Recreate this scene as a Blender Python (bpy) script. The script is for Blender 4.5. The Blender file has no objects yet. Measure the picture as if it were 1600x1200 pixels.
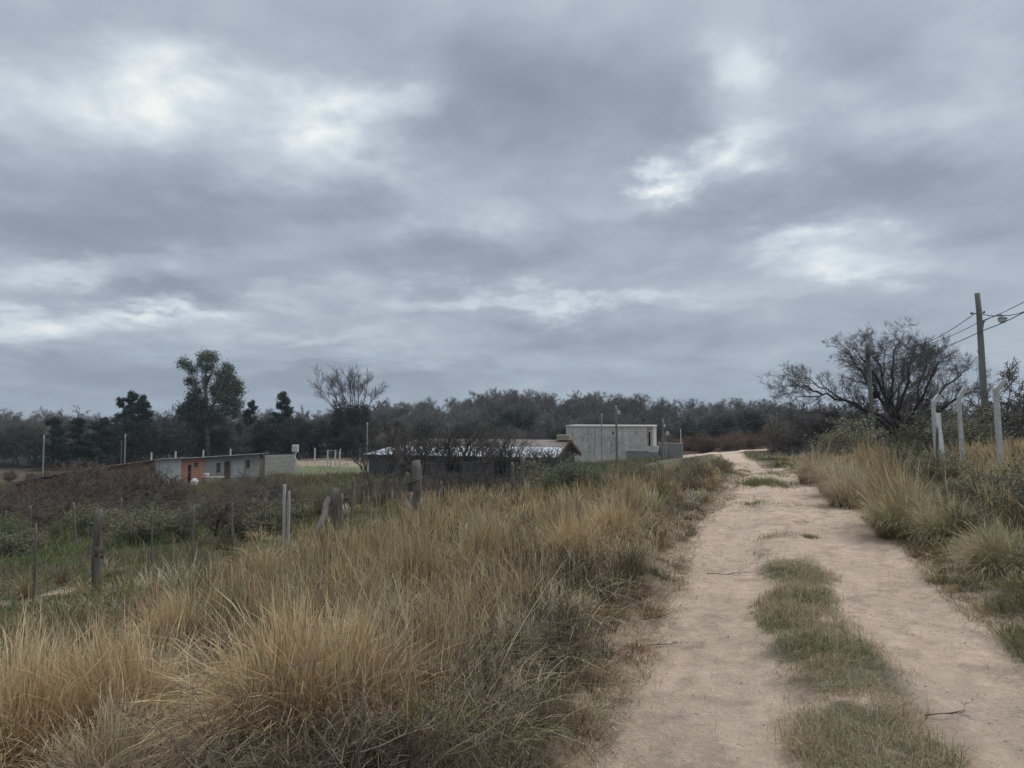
import bpy, math, random
import numpy as np
from mathutils import Vector, Matrix

S = bpy.context.scene
COL = S.collection
R = math.radians
EYE = 1.6
F = 1155.0            # focal length in photo pixels (1600 wide)
PITCH = math.atan(50 / F)

# ------------------------------------------------------------------ camera
cam_data = bpy.data.cameras.new('camera')
cam_data.sensor_width = 36.0
cam_data.lens = 36.0 * F / 1600.0
cam_data.clip_start = 0.05
cam_data.clip_end = 6000
cam = bpy.data.objects.new('camera', cam_data)
cam.location = (0, 0, EYE)
cam.rotation_euler = (math.pi / 2 + PITCH, 0, 0)
COL.objects.link(cam)
S.camera = cam
S.view_settings.view_transform = 'Standard'
S.view_settings.look = 'None'
S.view_settings.gamma = 1
S.view_settings.exposure = 0.3
S.cycles.max_bounces = 6
S.cycles.diffuse_bounces = 3
S.cycles.transparent_max_bounces = 8

# ------------------------------------------------------------------ node helpers
class NT:
    def __init__(s, tree):
        s.t = tree; s.n = tree.nodes; s.l = tree.links
    def node(s, typ, **kw):
        nd = s.n.new(typ)
        for k, v in kw.items():
            setattr(nd, k, v)
        return nd
    def put(s, sock, v):
        if v is None: return
        if isinstance(v, bpy.types.NodeSocket): s.l.new(v, sock)
        else: sock.default_value = v
    def m(s, op, a, b=None, c=None, clamp=False):
        nd = s.n.new('ShaderNodeMath'); nd.operation = op; nd.use_clamp = clamp
        s.put(nd.inputs[0], a)
        if b is not None: s.put(nd.inputs[1], b)
        if c is not None: s.put(nd.inputs[2], c)
        return nd.outputs[0]
    def noise(s, vec, scale, detail=4, rough=0.5, dist=0.0, lac=2.0, out=0):
        nd = s.n.new('ShaderNodeTexNoise')
        if vec is not None: s.l.new(vec, nd.inputs['Vector'])
        nd.inputs['Scale'].default_value = scale
        nd.inputs['Detail'].default_value = detail
        nd.inputs['Roughness'].default_value = rough
        nd.inputs['Distortion'].default_value = dist
        nd.inputs['Lacunarity'].default_value = lac
        return nd.outputs[out]
    def ramp(s, fac, stops, interp='LINEAR'):
        nd = s.n.new('ShaderNodeValToRGB'); cr = nd.color_ramp; cr.interpolation = interp
        while len(cr.elements) > 1: cr.elements.remove(cr.elements[-1])
        cr.elements[0].position = stops[0][0]; cr.elements[0].color = (*stops[0][1], 1)
        for p, c in stops[1:]:
            e = cr.elements.new(p); e.color = (*c, 1)
        s.l.new(fac, nd.inputs[0])
        return nd.outputs[0]
    def mix(s, fac, a, b, blend='MIX'):
        nd = s.n.new('ShaderNodeMix'); nd.data_type = 'RGBA'; nd.blend_type = blend
        s.put(nd.inputs['Factor'], fac)
        s.put(nd.inputs['A'], a if isinstance(a, bpy.types.NodeSocket) else (*a, 1))
        s.put(nd.inputs['B'], b if isinstance(b, bpy.types.NodeSocket) else (*b, 1))
        return nd.outputs['Result']
    def mapr(s, v, a, b, c, d):
        nd = s.n.new('ShaderNodeMapRange'); s.l.new(v, nd.inputs[0])
        for i, x in enumerate((a, b, c, d)): nd.inputs[i + 1].default_value = x
        return nd.outputs[0]
    def comb(s, x, y, z):
        nd = s.n.new('ShaderNodeCombineXYZ')
        s.put(nd.inputs[0], x); s.put(nd.inputs[1], y); s.put(nd.inputs[2], z)
        return nd.outputs[0]

# ------------------------------------------------------------------ sky
SUN_EL, SUN_AZ = R(64), R(70)          # azimuth clockwise from the view direction (+Y)
world = bpy.data.worlds.new('World'); S.world = world
world.use_nodes = True
w = NT(world.node_tree)
for nd in list(w.n): w.n.remove(nd)
tc = w.node('ShaderNodeTexCoord')
sep = w.node('ShaderNodeSeparateXYZ'); w.l.new(tc.outputs['Generated'], sep.inputs[0])
X, Y, Z = sep.outputs
nish = w.node('ShaderNodeTexSky', sky_type='NISHITA')
nish.sun_disc = False; nish.sun_elevation = SUN_EL; nish.sun_rotation = SUN_AZ
# cloud layer seen in perspective: direction projected on a plane overhead
zz = w.m('ADD', w.m('MAXIMUM', Z, 0.0), 0.24)
cx, cy = w.m('DIVIDE', X, zz), w.m('DIVIDE', Y, zz)
cp = w.comb(cx, w.m('MULTIPLY', cy, 0.9), 0.37)
n1 = w.noise(cp, 1.5, 8, 0.54, 0.2)
n2 = w.noise(cp, 4.4, 7, 0.56, 0.35)
n3 = w.noise(w.comb(w.m('MULTIPLY', cx, 0.75), w.m('MULTIPLY', cy, 1.15), 3.3), 2.6, 6, 0.55, 0.2)
# place the broad breaks and banks of the cloud deck by direction
yy = w.m('MAXIMUM', Y, 0.12)
wob = w.noise(cp, 2.6, 5, 0.6, 0.0, out=1)
wsep = w.node('ShaderNodeSeparateColor'); w.l.new(wob, wsep.inputs[0])
wob2 = w.noise(cp, 8.5, 5, 0.6, 0.0, out=1)
wsep2 = w.node('ShaderNodeSeparateColor'); w.l.new(wob2, wsep2.inputs[0])
U = w.m('ADD', w.m('DIVIDE', X, yy), w.m('MULTIPLY', w.m('SUBTRACT', wsep.outputs[0], 0.5), 0.34))
U = w.m('ADD', U, w.m('MULTIPLY', w.m('SUBTRACT', wsep2.outputs[0], 0.5), 0.11))
V = w.m('ADD', w.m('DIVIDE', Z, yy), w.m('MULTIPLY', w.m('SUBTRACT', wsep.outputs[1], 0.5), 0.11))
V = w.m('ADD', V, w.m('MULTIPLY', w.m('SUBTRACT', wsep2.outputs[1], 0.5), 0.045))
front = w.mapr(Y, 0.1, 0.3, 0.0, 1.0)
# (px, py, sigma x, sigma y, amount) in photo pixels
BANKS = [
 (210,165,100,60,.26),(150,120,210,60,.14),(500,200,90,60,.30),(610,160,80,25,.18),
 (1050,270,42,18,.42),(1165,105,60,40,.26),(1180,228,80,20,.24),(1285,372,70,18,.40),
 (1310,425,70,18,.26),(760,466,150,14,.22),(950,468,60,10,.18),(30,508,95,26,.45),
 (240,488,70,12,.30),(240,145,60,60,.18),(700,350,120,24,.16),(60,420,80,16,.16),
 (170,405,100,16,.20),(430,455,60,12,.18),(470,520,160,14,.16),(1200,370,120,20,.16),
 (560,560,180,12,.12),(1540,130,90,90,.10),(350,60,150,50,.04),(30,170,70,60,.14),
 (290,310,240,75,-.22),(150,360,150,40,-.12),(800,140,150,75,-.28),(740,90,120,80,-.08),
 (1330,240,150,40,-.16),(1400,100,120,60,-.12),(1450,310,160,60,-.16),(270,452,150,16,-.22),
 (620,410,140,26,-.12),(150,560,260,32,-.14),(1000,520,260,30,-.12),(560,330,110,45,-.14),
 (1020,340,100,30,-.12),(1500,470,200,60,-.08),(1050,170,70,60,-.10),(900,590,500,22,-.10),
 (100,35,150,40,-.12),(560,60,150,60,-.08),(300,600,300,24,-.16),(880,400,160,20,-.08)]
acc = None
BANKS += [(1130,235,150,20,.22,24), (1450,180,170,40,.13,10), (560,210,120,22,.12,-30), (1250,320,200,30,-.12,14), (330,120,160,30,.12,-20), (760,250,160,60,.08,0),(420,260,60,30,.10,0),(1390,400,120,26,.14,0)]
for (px, py, sx, sy, a, *rot) in BANKS:
    u0, v0 = (px - 800) / F, (650 - py) / F
    ca, sa = math.cos(R(rot[0] if rot else 0)), math.sin(R(rot[0] if rot else 0))
    eu, ev = w.m('SUBTRACT', U, u0), w.m('SUBTRACT', V, v0)
    if rot: eu, ev = w.m('ADD', w.m('MULTIPLY', eu, ca), w.m('MULTIPLY', ev, sa)), w.m('SUBTRACT', w.m('MULTIPLY', ev, ca), w.m('MULTIPLY', eu, sa))
    du = w.m('MULTIPLY', eu, F / sx)
    dv = w.m('MULTIPLY', ev, F / sy)
    q = w.m('MULTIPLY_ADD', du, du, w.m('MULTIPLY', dv, dv))
    g = w.m('POWER', 2.718, w.m('MULTIPLY', q, -0.6))
    acc = w.m('MULTIPLY', g, a) if acc is None else w.m('MULTIPLY_ADD', g, a, acc)
acc = w.m('MULTIPLY', acc, front)
# thin breaks get their edges from the noise
b = w.m('ADD', w.m('MULTIPLY', w.m('SUBTRACT', n1, 0.5), 0.50), w.m('MULTIPLY', w.m('SUBTRACT', n2, 0.5), 0.34))
b = w.m('ADD', b, w.m('MULTIPLY', w.m('SUBTRACT', n3, 0.5), 0.30))
pos = w.m('MULTIPLY', w.m('MAXIMUM', acc, 0.0), w.mapr(n2, 0.34, 0.64, 0.60, 1.45))
b = w.m('ADD', b, w.m('ADD', pos, w.m('MINIMUM', acc, 0.0)))
b = w.m('ADD', b, 0.43)
sky_col = w.ramp(b, [(0.0, (.235,.272,.345)), (0.22, (.295,.338,.412)), (0.42, (.398,.46,.532)), (0.62, (.55,.622,.695)), (0.82, (.72,.785,.83)), (1.0, (.93,.94,.92))])
# the far deck near the horizon is bluer and duller
hz = w.mapr(Z, 0.0, 0.13, 1.0, 0.0)
sky_col = w.mix(w.m('MULTIPLY', hz, 0.42), sky_col, (.27,.355,.455))
# below the horizon the world is never seen; keep it dark like soil
sky_col = w.mix(w.mapr(Z, -0.02, -0.10, 0.0, 1.0), sky_col, (.10,.09,.08))
scale10 = w.node('ShaderNodeVectorMath', operation='SCALE'); scale10.inputs['Scale'].default_value = 8.1
w.l.new(sky_col, scale10.inputs[0])
# an overcast deck is brighter towards the zenith
zen = w.node('ShaderNodeVectorMath', operation='SCALE'); w.l.new(scale10.outputs[0], zen.inputs[0]); w.l.new(w.mapr(Z, 0.52, 0.95, 1.0, 2.4), zen.inputs['Scale'])
scale10 = zen
skymix = w.mix(0.04, scale10.outputs[0], nish.outputs[0])
bg = w.node('ShaderNodeBackground'); bg.inputs['Strength'].default_value = 0.1
w.l.new(skymix, bg.inputs['Color'])
wo = w.node('ShaderNodeOutputWorld'); w.l.new(bg.outputs[0], wo.inputs[0])
world.cycles.sampling_method = 'MANUAL'; world.cycles.sample_map_resolution = 512

# ------------------------------------------------------------------ sun (veiled by the cloud)
sun_data = bpy.data.lights.new('sun', 'SUN')
sun_data.energy = 1.5; sun_data.angle = R(45); sun_data.color = (1.0, 0.95, 0.88)
sun = bpy.data.objects.new('sun', sun_data); COL.objects.link(sun)
sd = Vector((math.sin(SUN_AZ) * math.cos(SUN_EL), math.cos(SUN_AZ) * math.cos(SUN_EL), math.sin(SUN_EL)))
sun.rotation_euler = sd.to_track_quat('Z', 'Y').to_euler()
sun.location = sd * 50

# ------------------------------------------------------------------ geometry helpers
def ray(px, py):
    u, v = (px - 800) / F, (600 - py) / F
    c, s = math.cos(PITCH), math.sin(PITCH)
    return (u, c - v * s, s + v * c)
def at(px, py, D):
    d = ray(px, py); k = D / d[1]
    return (d[0] * k, D, EYE + d[2] * k)
def xof(px, D): return at(px, 650, D)[0]
TH = R(17.5); ST, CT = math.sin(TH), math.cos(TH)
def sl(x, y): return x * ST + y * CT, x * CT - y * ST
def xy(s, l): return s * ST + l * CT, s * CT - l * ST

def _hash(ix, iy, seed):
    h = (ix * 374761393 + iy * 668265263 + seed * 1442695041) & 0xFFFFFFFF
    h = ((h ^ (h >> 13)) * 1274126177) & 0xFFFFFFFF
    return ((h ^ (h >> 16)) & 0xFFFF) / 65535.0
def vnoise(x, y, seed=0):
    x = np.asarray(x, float); y = np.asarray(y, float)
    ix = np.floor(x).astype(np.int64); iy = np.floor(y).astype(np.int64)
    fx = x - ix; fy = y - iy
    fx = fx * fx * (3 - 2 * fx); fy = fy * fy * (3 - 2 * fy)
    a = _hash(ix, iy, seed); b_ = _hash(ix + 1, iy, seed); c = _hash(ix, iy + 1, seed); d = _hash(ix + 1, iy + 1, seed)
    return (a * (1 - fx) + b_ * fx) * (1 - fy) + (c * (1 - fx) + d * fx) * fy
def fbm(x, y, sc=1.0, oct=4, seed=0):
    v = 0; amp = 1; tot = 0
    for i in range(oct):
        v = v + amp * vnoise(np.asarray(x) * sc + 17.3 * i, np.asarray(y) * sc - 9.1 * i, seed + i); tot += amp
        amp *= 0.5; sc *= 2.03
    return v / tot
def sstep(a, b_, v):
    t = np.clip((np.asarray(v, float) - a) / (b_ - a), 0, 1); return t * t * (3 - 2 * t)

# terrain heights: control points (road coords near, photo pixel + distance far), thin plate spline between them
cps = []
for s in (-12, 0, 7, 14, 20):
    for l, z in ((0.5, 0), (-2.2, -.05 - .012 * s), (-5, -.50 - .015 * max(s, 0)), (-10, -1.25 - .006 * max(s, 0)), (-17, -1.85), (3.2, .10), (6, .35), (12, .5), (30, .6)):
        x, y = xy(s, l); cps.append((x, y, z))
for l in (-45,): cps.append((*xy(-10, l), -2.6))
for s, l, z in ((30,-4,-1.25),(30,-10,-2.0),(40,-5,-1.9),(50,-8,-2.5),(30,.5,-.45),(45,.4,-1.05),(62,-.5,-1.75),(80,-3,-2.45),(30,5,-.2),(45,6,-.9)):
    cps.append((*xy(s, l), z))
for px, py, D in ((265,764,63),(410,746,78),(100,775,62),(-200,800,60),(720,752,57),(560,746,60),(880,742,58),
                  (960,726,86),(1060,714,92),(1150,706,92),(1250,704,80),(0,738,104),(300,730,108),(500,717,98),(620,716,118),
                  (800,702,125),(960,697,130),(1100,694,130),(1300,690,110),(1500,684,70),(1600,680,45),
                  (450,735,86),(545,735,86),(900,664,200),(700,672,200),(1100,670,200),(1300,668,200),(400,690,200),(100,694,200),(-200,700,200),(1700,664,180),(-400,720,110)):
    cps.append(at(px, py, D))
_P = np.array(cps)
_n = len(_P)
def _k(r2): return 0.5 * r2 * np.log(r2 + 1e-6)
_d2 = (_P[:, None, 0] - _P[None, :, 0]) ** 2 + (_P[:, None, 1] - _P[None, :, 1]) ** 2
_A = np.zeros((_n + 3, _n + 3)); _A[:_n, :_n] = _k(_d2) + np.eye(_n) * 3.0
_A[:_n, _n] = 1; _A[:_n, _n + 1] = _P[:, 0]; _A[:_n, _n + 2] = _P[:, 1]; _A[_n:, :_n] = _A[:_n, _n:].T
_W = np.linalg.solve(_A, np.concatenate([_P[:, 2], [0, 0, 0]]))
def road_c(s):        # lateral position of the road's centre
    s = np.asarray(s, float)
    return sum(np.interp(s + d, [-10, 11, 15, 20, 27, 31, 42, 60, 88, 100], [.52, .52, .58, .72, .86, .80, -.15, -1.0, -1.9, -2.2]) for d in (-1.5, -.7, 0, .7, 1.5)) / 5
def road_hw(s):
    s = np.asarray(s, float)
    return np.interp(s, [-10, 10.5, 12.5, 16, 20, 30, 45, 60, 84], [1.33, 1.33, 1.22, .95, .80, .68, .75, .85, 1.2]) + .07 * np.sin(s * .7) * sstep(20, 12, s)
def G0(x, y):
    x = np.asarray(x, float); y = np.asarray(y, float); shp = np.broadcast(x, y).shape
    x = np.broadcast_to(x, shp).ravel(); y = np.broadcast_to(y, shp).ravel()
    out = np.empty(x.shape)
    for i in range(0, len(x), 20000):
        a, b_ = x[i:i + 20000], y[i:i + 20000]
        r2 = (a[:, None] - _P[None, :, 0]) ** 2 + (b_[:, None] - _P[None, :, 1]) ** 2
        out[i:i + 20000] = _k(r2) @ _W[:_n] + _W[_n] + _W[_n + 1] * a + _W[_n + 2] * b_
    far = sstep(210, 420, np.hypot(x, y)); behind = sstep(-12, -60, y); side = sstep(150, 260, np.abs(x))
    f = np.maximum(np.maximum(far, behind), side)
    out = out * (1 - f) + np.where(y > 0, -14.0, -1.0) * f
    return out.reshape(shp)
def G(x, y):
    z = G0(x, y)
    s, l = sl(np.asarray(x, float), np.asarray(y, float))
    dl = np.abs(l - road_c(s)) - road_hw(s)
    off = sstep(0.0, 1.2, dl)
    z = z + off * (0.22 * (fbm(x, y, 0.35, 4, 3) - 0.5) + 0.05 * (fbm(x, y, 1.7, 3, 8) - 0.5))
    # low earth edge beside the road
    z = z + 0.09 * sstep(-0.1, 0.35, dl) * (1 - sstep(0.6, 1.8, dl)) * sstep(2, 5, s + 3)
    # crest and dip where the road leaves the level part
    z = z + 0.10 * np.exp(-((s - 20) / 2.2) ** 2) - 0.22 * np.exp(-((s - 25.5) / 3.0) ** 2)
    return z
def g(x, y): return float(G(np.array([x]), np.array([y]))[0])

def new_mesh(name, verts, faces, col=None, smooth=False):
    verts = np.ascontiguousarray(verts, dtype=np.float32); faces = np.ascontiguousarray(faces, dtype=np.int32)
    k = faces.shape[1]; me = bpy.data.meshes.new(name)
    me.vertices.add(len(verts)); me.vertices.foreach_set('co', verts.ravel())
    me.loops.add(faces.size); me.loops.foreach_set('vertex_index', faces.ravel())
    me.polygons.add(len(faces)); me.polygons.foreach_set('loop_start', np.arange(0, faces.size, k, dtype=np.int32))
    if smooth: me.polygons.foreach_set('use_smooth', np.ones(len(faces), dtype=bool))
    me.update(calc_edges=True)
    if col is not None:
        c = np.ones((len(verts), 4), dtype=np.float32); c[:, :3] = np.clip(col, 0, 1)
        a = me.color_attributes.new('Col', 'FLOAT_COLOR', 'POINT'); a.data.foreach_set('color', c.ravel())
    return me
def tag(o, label=None, cat=None, group=None, kind=None):
    if label: o['label'] = label
    if cat: o['category'] = cat
    if group: o['group'] = group
    if kind: o['kind'] = kind
    return o
def obj(name, me, mat=None, parent=None, loc=None, rotz=0, scale=None):
    o = bpy.data.objects.new(name, me); COL.objects.link(o)
    if mat is not None and len(me.materials) == 0: me.materials.append(mat)
    if parent is not None: o.parent = parent
    if loc is not None: o.location = loc
    if rotz: o.rotation_euler = (0, 0, rotz)
    if scale is not None: o.scale = scale if hasattr(scale, '__len__') else (scale,) * 3
    return o
def empty(name, loc, rotz=0, **kw):
    o = bpy.data.objects.new(name, None); COL.objects.link(o)
    o.empty_display_size = 0.2; o.location = loc; o.rotation_euler = (0, 0, rotz)
    return tag(o, **kw)

class MB:
    """collects solid shapes; build() links them as ONE mesh"""
    def __init__(s): s.v = []; s.f = []; s.c = []
    def add(s, vs, fs, c=None):
        n = len(s.v); s.v += [tuple(p) for p in vs]; s.f += [tuple(n + i for i in f) for f in fs]
        s.c += [c or (1, 1, 1)] * len(vs); return s
    def box(s, x0, x1, y0, y1, z0, z1, c=None):
        return s.add([(x0,y0,z0),(x1,y0,z0),(x1,y1,z0),(x0,y1,z0),(x0,y0,z1),(x1,y0,z1),(x1,y1,z1),(x0,y1,z1)],
            [(0,3,2,1),(4,5,6,7),(0,1,5,4),(1,2,6,5),(2,3,7,6),(3,0,4,7)], c)
    def bar(s, p, q, wx, wy=None, c=None):
        p, q = Vector(p), Vector(q); wy = wy or wx; d = (q - p).normalized()
        a = d.orthogonal().normalized() if abs(d.z) < .95 else Vector((1, 0, 0)); a = (a - d * a.dot(d)).normalized()
        if abs(d.z) < .95: a = d.cross(Vector((0, 0, 1))).normalized()
        b_ = d.cross(a); vs = []
        for e in (p, q):
            for i, j in ((-1,-1),(1,-1),(1,1),(-1,1)): vs.append(e + a * i * wx / 2 + b_ * j * wy / 2)
        return s.add(vs, [(0,3,2,1),(4,5,6,7),(0,1,5,4),(1,2,6,5),(2,3,7,6),(3,0,4,7)], c)
    def tube(s, pts, rad, k=8, c=None, rough=0, rng=None):
        pts = [Vector(p) for p in pts]; n = len(pts)
        rad = rad if hasattr(rad, '__len__') else [rad] * n
        vs, fs = [], []; a = None
        for i, p in enumerate(pts):
            d = (pts[min(i + 1, n - 1)] - pts[max(i - 1, 0)]).normalized()
            if a is None: a = d.orthogonal().normalized()
            a = (a - d * a.dot(d)).normalized(); b_ = d.cross(a)
            for j in range(k):
                t = 2 * math.pi * j / k; r = rad[i] * (1 + (rng.uniform(-rough, rough) if rng else 0))
                vs.append(p + a * math.cos(t) * r + b_ * math.sin(t) * r)
        for i in range(n - 1):
            for j in range(k):
                fs.append((i*k+j, i*k+(j+1)%k, (i+1)*k+(j+1)%k, (i+1)*k+j))
        fs.append(tuple(range(k))[::-1]); fs.append(tuple((n-1)*k+j for j in range(k)))
        return s.add(vs, fs, c)
    def ball(s, c0, r, seg=12, rings=7, sz=1.0, half=False, c=None):
        vs, fs = [], []
        for i in range(rings + 1):
            ph = math.pi * i / rings * (0.5 if half else 1)
            for j in range(seg):
                t = 2 * math.pi * j / seg
                vs.append((c0[0]+r*math.sin(ph)*math.cos(t), c0[1]+r*math.sin(ph)*math.sin(t), c0[2]-r*sz*math.cos(ph)))
        for i in range(rings):
            for j in range(seg): fs.append((i*seg+j, i*seg+(j+1)%seg, (i+1)*seg+(j+1)%seg, (i+1)*seg+j))
        return s.add(vs, fs, c)
    def build(s, name, mat, parent=None, smooth=False, bevel=0, **kw):
        me = bpy.data.meshes.new(name); me.from_pydata(s.v, [], s.f); me.update()
        if smooth: me.polygons.foreach_set('use_smooth', [True] * len(me.polygons))
        o = obj(name, me, mat, parent, **kw)
        if bevel:
            md = o.modifiers.new('bevel', 'BEVEL'); md.width = bevel; md.segments = 2
        return o

# ------------------------------------------------------------------ materials
def material(name, rough=0.85):
    m = bpy.data.materials.new(name); m.use_nodes = True
    t = NT(m.node_tree); b_ = t.n['Principled BSDF']; b_.inputs['Roughness'].default_value = rough
    b_.inputs['Specular IOR Level'].default_value = 0.25
    return m, t, b_
def bump(t, b_, h, strength=0.4, dist=0.02):
    nd = t.node('ShaderNodeBump'); nd.inputs['Strength'].default_value = strength; nd.inputs['Distance'].default_value = dist
    t.l.new(h, nd.inputs['Height']); t.l.new(nd.outputs[0], b_.inputs['Normal'])
def ocoord(t, which='Object'):
    return t.node('ShaderNodeTexCoord').outputs[which]

def m_veg(name='vegetation', transl=0.0, rough=0.9, vary=0.25):
    m, t, b_ = material(name, rough)
    b_.inputs['Specular IOR Level'].default_value = 0.06
    a = t.node('ShaderNodeVertexColor', layer_name='Col')
    oi = t.node('ShaderNodeObjectInfo')
    k = t.mapr(oi.outputs['Random'], 0, 1, 1 - vary, 1 + vary)
    c = t.node('ShaderNodeVectorMath', operation='SCALE'); t.l.new(a.outputs[0], c.inputs[0]); t.l.new(k, c.inputs['Scale'])
    t.l.new(c.outputs[0], b_.inputs['Base Color'])
    if transl:
        tr = t.node('ShaderNodeBsdfTranslucent'); t.l.new(c.outputs[0], tr.inputs[0])
        mx = t.node('ShaderNodeMixShader'); mx.inputs[0].default_value = transl
        t.l.new(b_.outputs[0], mx.inputs[1]); t.l.new(tr.outputs[0], mx.inputs[2])
        t.l.new(mx.outputs[0], t.n['Material Output'].inputs[0])
    return m
M_WOODY = m_veg('bark_and_twigs')
M_GRASS = m_veg('dry_grass', transl=0.30, vary=0.05)
M_LEAF = m_veg('leaves', transl=0.15)

def m_ground():
    m, t, b_ = material('soil_and_litter', 0.95)
    b_.inputs['Specular IOR Level'].default_value = 0.05
    a = t.node('ShaderNodeVertexColor', layer_name='Col')
    co = ocoord(t)
    n = t.noise(co, 9, 6, 0.7)
    n2_ = t.noise(co, 60, 4, 0.7)
    n3_ = t.noise(co, 1.1, 5, 0.6)
    k = t.m('MULTIPLY', t.mapr(n, 0.3, 0.7, 0.65, 1.35), t.mapr(n2_, 0.3, 0.7, 0.6, 1.4))
    k = t.m('MULTIPLY', k, t.mapr(n3_, 0.3, 0.7, 0.8, 1.2))
    c = t.node('ShaderNodeVectorMath', operation='SCALE'); t.l.new(a.outputs[0], c.inputs[0]); t.l.new(k, c.inputs['Scale'])
    t.l.new(c.outputs[0], b_.inputs['Base Color'])
    bump(t, b_, t.m('ADD', n, n2_), 0.8, 0.05)
    return m
def m_road():
    m, t, b_ = material('sandy_earth', 0.93)
    b_.inputs['Specular IOR Level'].default_value = 0.08
    a = t.node('ShaderNodeVertexColor', layer_name='Col')
    co = ocoord(t)
    big = t.noise(co, 0.9, 5, 0.62)
    mid = t.noise(co, 7, 6, 0.68, 0.4)
    fine = t.noise(co, 55, 5, 0.75)
    grit = t.noise(co, 260, 3, 0.7)
    k = t.m('MULTIPLY', t.mapr(big, 0.3, 0.7, 0.90, 1.10), t.mapr(mid, 0.3, 0.7, 0.82, 1.15))
    k = t.m('MULTIPLY', k, t.mapr(fine, 0.3, 0.7, 0.86, 1.12))
    k = t.m('MULTIPLY', k, t.mapr(grit, 0.3, 0.7, 0.80, 1.20))
    c = t.node('ShaderNodeVectorMath', operation='SCALE'); t.l.new(a.outputs[0], c.inputs[0]); t.l.new(k, c.inputs['Scale'])
    fl = t.noise(co, 26, 6, 0.75, 1.2); c_f = t.node('ShaderNodeVectorMath', operation='SCALE'); t.l.new(c.outputs[0], c_f.inputs[0]); t.l.new(t.mapr(fl, .54, .62, 1.0, 1.22), c_f.inputs['Scale']); c = c_f
    # dark crumbs of dry plant matter and small grey pebbles
    vo = t.node('ShaderNodeTexVoronoi'); vo.inputs['Scale'].default_value = 34; t.l.new(co, vo.inputs[0])
    crumbs = t.m('MULTIPLY', t.m('LESS_THAN', vo.outputs['Distance'], 0.16), t.m('GREATER_THAN', t.noise(co, 3.3, 4, 0.7), 0.55))
    c2 = t.mix(t.m('MULTIPLY', crumbs, 0.75), c.outputs[0], (.11,.085,.065))
    vo2 = t.node('ShaderNodeTexVoronoi'); vo2.inputs['Scale'].default_value = 17; t.l.new(co, vo2.inputs[0])
    peb = t.m('MULTIPLY', t.m('LESS_THAN', vo2.outputs['Distance'], 0.10), t.m('GREATER_THAN', t.noise(co, 2.1, 3, 0.7), 0.56))
    c3 = t.mix(t.m('MULTIPLY', peb, 0.6), c2, (.50,.46,.41))
    t.l.new(c3, b_.inputs['Base Color'])
    h = t.m('ADD', t.m('MULTIPLY', mid, 1.3), t.m('ADD', t.m('MULTIPLY', fine, 0.5), t.m('MULTIPLY', grit, 0.22)))
    h = t.m('ADD', h, t.m('MULTIPLY', peb, 0.25))
    bump(t, b_, h, 0.85, 0.05)
    return m
def m_simple(name, c1, c2, scale=6, rough=0.85, bmp=0.3, metal=0, streak=None, dist=0.01):
    m, t, b_ = material(name, rough); co = ocoord(t)
    if streak:
        mp = t.node('ShaderNodeMapping'); mp.inputs['Scale'].default_value = streak; t.l.new(co, mp.inputs[0]); co2 = mp.outputs[0]
    else: co2 = co
    n = t.noise(co2, scale, 6, 0.65); f = t.noise(co, scale * 9, 4, 0.7)
    k = t.mapr(t.m('ADD', t.m('MULTIPLY', n, .75), t.m('MULTIPLY', f, .25)), 0.36, 0.64, 0, 1)
    t.l.new(t.mix(k, c1, c2), b_.inputs['Base Color']); b_.inputs['Metallic'].default_value = metal
    bump(t, b_, t.m('ADD', n, f), bmp, dist)
    return m
def m_brick():
    m, t, b_ = material('hollow_brick', 0.9); co = ocoord(t)
    mp = t.node('ShaderNodeMapping'); mp.inputs['Rotation'].default_value = (math.pi / 2, 0, 0); t.l.new(co, mp.inputs[0])
    br = t.node('ShaderNodeTexBrick'); t.l.new(mp.outputs[0], br.inputs['Vector'])
    br.inputs['Scale'].default_value = 1.0; br.inputs['Brick Width'].default_value = 0.34; br.inputs['Row Height'].default_value = 0.19
    br.inputs['Mortar Size'].default_value = 0.018; br.inputs['Color1'].default_value = (.38,.15,.10,1)
    br.inputs['Color2'].default_value = (.25,.10,.07,1); br.inputs['Mortar'].default_value = (.30,.24,.20,1)
    n = t.noise(co, 3, 5, .6)
    t.l.new(t.mix(t.mapr(n, .4, .7, 0, .5), br.outputs[0], (.23,.13,.10)), b_.inputs['Base Color'])
    bump(t, b_, br.outputs['Fac'], -0.5, 0.02)
    return m
def m_render():      # unpainted cement render and concrete frame with stains
    m, t, b_ = material('raw_concrete', 0.92); co = ocoord(t)
    big = t.noise(co, 0.45, 5, .65); mid = t.noise(co, 2.3, 6, .7)
    mp = t.node('ShaderNodeMapping'); mp.inputs['Scale'].default_value = (1.1, 1.1, 0.12); t.l.new(co, mp.inputs[0])
    run = t.noise(mp.outputs[0], 2.2, 4, .6)
    c = t.ramp(t.m('ADD', t.m('MULTIPLY', big, .55), t.m('MULTIPLY', mid, .45)), [(.42,(.34,.33,.295)),(.5,(.50,.475,.42)),(.58,(.62,.565,.49))])
    c = t.mix(t.mapr(run, .56, .68, 0, .55), c, (.17,.16,.145))
    t.l.new(c, b_.inputs['Base Color']); bump(t, b_, mid, .4, .02)
    return m
def m_corrugated(name, c1, c2, rust, axis='X', pitch=0.19, rough=0.45):
    m, t, b_ = material(name, rough); co = ocoord(t)
    sp = t.node('ShaderNodeSeparateXYZ'); t.l.new(co, sp.inputs[0])
    wv = t.m('SINE', t.m('MULTIPLY', sp.outputs[axis], 2 * math.pi / pitch))
    n = t.noise(co, .8, 6, .65); n2_ = t.noise(co, 5, 5, .7)
    c = t.mix(t.mapr(n2_, .35, .65, 0, 1), c1, c2)
    c = t.mix(t.mapr(n, .52, .66, 0, .8), c, rust)
    t.l.new(c, b_.inputs['Base Color']); b_.inputs['Metallic'].default_value = 0.15
    bump(t, b_, wv, .8, .03)
    return m
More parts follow.
